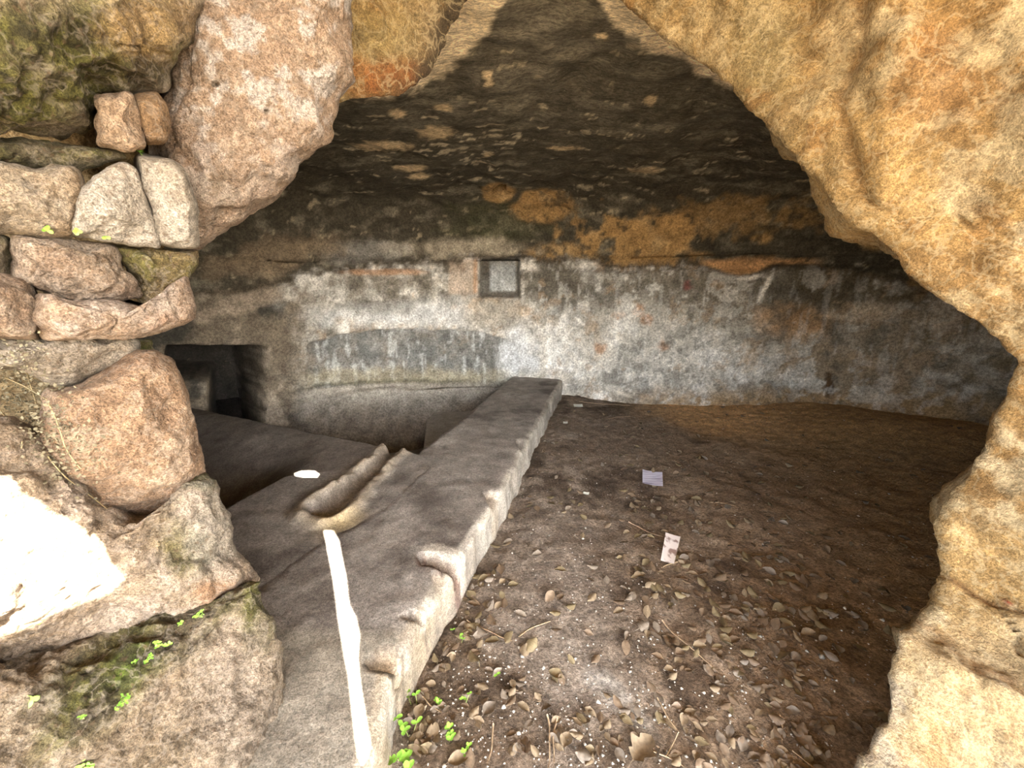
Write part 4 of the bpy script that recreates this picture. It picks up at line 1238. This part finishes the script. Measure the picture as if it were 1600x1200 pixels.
# a grey stick-like pod lying at the foot of the wall
# ------------------------------------------------------------------ seedlings
M_green = flat_mat('fresh_green_leaf', (0.22, 0.46, 0.06), .5, .25, 120, .4)
M_stem = flat_mat('green_stem', (0.26, 0.36, 0.10), .6, .2, 100)
def round_leaf(L, W):
    n = 10
    an = np.linspace(0, 2 * np.pi, n, endpoint=False)
    V_ = [(0, 0, .002)] + [(L * .5 + L * .5 * math.cos(a) - .0 * L, W * .5 * math.sin(a), .10 * L * abs(math.sin(a))) for a in an]
    V_[0] = (L * .5, 0, 0)
    return np.array(V_), [(0, 1 + i, 1 + (i + 1) % n) for i in range(n)]
def seedling(base, nor, lab, n_stem, h, leaf, group=None, spread=.5):
    root = empty('seedling', base)
    tag(root, lab, 'plant', group)
    nor = Vector(nor).normalized()
    qn = Vector((0, 0, 1)).rotation_difference((nor + Vector((0, 0, .35))).normalized()).to_matrix()
    for k in range(n_stem):
        d_ = (Vector(nor) + Vector((r2.normal(0, spread), r2.normal(0, spread), .6 + r2.normal(0, .1)))).normalized()
        hh = h * r2.uniform(.6, 1.1)
        off = Vector((r2.normal(0, .25 * h), r2.normal(0, .25 * h), 0)) * (n_stem > 1)
        off -= nor * off.dot(nor)
        t = np.linspace(0, 1, 5)[:, None]
        bend = np.array(Vector((r2.normal(0, .25), r2.normal(0, .25), 0)) * hh)
        P = np.array(off)[None] + np.array(d_)[None] * hh * t + bend[None] * t ** 2 - np.array(nor)[None] * .006 * (1 - t)
        V_, F_ = tube_mesh('stem', P, .0011, .0008, 5)
        simple_obj('stem', V_, F_, M_stem, root)
        nlv = r2.integers(2, 5)
        for j in range(nlv):
            LV, LF = round_leaf(leaf * r2.uniform(.7, 1.2), leaf * .75)
            R_ = qn @ Matrix.Rotation(j * 6.283 / nlv + r2.uniform(0, 1), 3, 'Z') @ Matrix.Rotation(-r2.uniform(.05, .5), 3, 'Y')
            at_ = P[-1] if j < 3 else P[3]
            W_ = np.array([np.array(R_ @ Vector(v)) for v in LV]) + at_
            simple_obj('leaf', W_, LF, M_green, root)
    return root
floor_seed = [((612, 1140), 4, .05, .020, 'tall green seedling cluster at the near end of the rim wall'), ((632, 1098), 2, .04, .018, 'small green seedling where the rim wall meets the dirt'),
              ((600, 1190), 5, .05, .024, 'leafy green seedlings at the bottom edge by the rim wall'), ((705, 1150), 5, .035, .016, 'low clover-like seedling patch on the dirt'),
              ((728, 1095), 2, .04, .012, 'thin green sprout behind the clover patch'), ((686, 1100), 2, .025, .014, 'small green sprout left of the clover patch'),
              ((720, 997), 2, .02, .012, 'pair of tiny sprouts among leaves by the wall foot'), ((700, 978), 1, .018, .012, 'tiny green sprout touching the wall foot'),
              ((778, 1056), 1, .014, .014, 'lone tiny sprout on the open dirt'), ((730, 1180), 2, .02, .012, 'tiny sprout at the bottom edge beside the folded leaf')]
for (p, ns, h, lf_, lab) in floor_seed:
    P = onz(np.array(float(p[0])), np.array(float(p[1])), 0.0)
    P[0] = max(P[0], xr(P[1]) + .04)
    seedling((P[0], P[1], float(floor_z(np.array(P[0]), np.array(P[1])))), (0, 0, 1), lab, ns, h, lf_)
rock_seed = [((225, 243), 1, .012, .020, 'two-leaved sprout on top of the pale grey rounded stone'), ((72, 358), 2, .02, .016, 'sprout under the cream coloured stone'), ((121, 362), 1, .014, .016, 'tiny sprout in the joint below the white broken stone'),
             ((162, 368), 1, .012, .016, 'tiny flat sprout at the lower edge of the white broken stone'), ((56, 1088), 1, .012, .026, 'two-leaved sprout at the far left of the mossy boulder'), ((62, 975), 1, .012, .016, 'tiny sprout at the lower edge of the sun patch'),
             ((318, 962), 3, .02, .014, 'sprouts along the upper crevice of the mossy boulder'), ((252, 1008), 6, .02, .011, 'upper cluster of tiny sprouts in the crevice of the mossy boulder'), ((226, 1036), 7, .02, .011, 'middle cluster of tiny sprouts in the crevice of the mossy boulder'),
             ((185, 1100), 9, .022, .011, 'dense clump of tiny sprouts on the mossy boulder'), ((135, 1118), 2, .014, .010, 'small sprout left of the dense clump'), ((140, 1190), 7, .025, .014, 'sprout clump at the bottom edge of the mossy boulder'), ((277, 978), 2, .014, .012, 'small pair of sprouts between the crevice clusters')]
for (p, ns, h, lf_, lab) in rock_seed:
    loc, nor, ob_ = hit(*p)
    if loc is None: continue
    seedling(loc, nor, lab, ns, h * .8, lf_ * .62, spread=.9)

# dry plant hanging on the left rocks
M_dry = flat_mat('dry_plant_grey', (0.15, 0.13, 0.085), .85, .5, 150)
M_straw = flat_mat('straw', (0.36, 0.28, 0.15), .8, .2, 80)
loc, nor, ob_ = hit(40, 640)
dry = tag(empty('dry_plant', loc), 'withered grey plant with straw stems clinging to the left rocks', 'plant')
lv_v, lv_f = [], []
for k in range(1100):
    t = r2.uniform(0, 1)
    x = np.interp(t, [0, .5, 1], [5, 60, 135]) + r2.normal(0, 28); y = np.interp(t, [0, .5, 1], [560, 640, 730]) + r2.normal(0, 30)
    if x < -20: continue
    l2, n2_, _ = hit(x, y)
    if l2 is None or l2.y > 1.4: continue
    d_ = Vector((r2.normal(), r2.normal() - .6, r2.normal())).normalized()
    s = r2.uniform(.005, .013)
    sd = d_.cross(Vector((r2.normal(), r2.normal(), r2.normal()))).normalized() * s * .3
    b0 = l2 + n2_ * r2.uniform(.0, .025) - Vector(loc)
    s0 = len(lv_v)
    lv_v += [tuple(b0), tuple(b0 + d_ * s * .5 + sd), tuple(b0 + d_ * s), tuple(b0 + d_ * s * .5 - sd)]
    lv_f.append((s0, s0 + 1, s0 + 2, s0 + 3))
o = simple_obj('foliage', lv_v, lv_f, M_dry, dry); o['kind'] = 'stuff'
for pts_ in ([(0, 588), (40, 603), (85, 625), (100, 665), (112, 700), (130, 730)], [(50, 670), (80, 705), (110, 740), (140, 765), (165, 800)], [(35, 565), (45, 600), (60, 630), (70, 660)], [(0, 640), (30, 690), (35, 720)]):
    P = []
    for p in pts_:
        l2, n2_, _ = hit(*p)
        P.append(np.array(l2 + n2_ * .012 - Vector(loc)))
    P = smooth1(resample(np.array(P), .012), 4)
    V_, F_ = tube_mesh('stem', P, .0016, .0009, 5)
    simple_obj('stem', V_, F_, M_straw, dry)
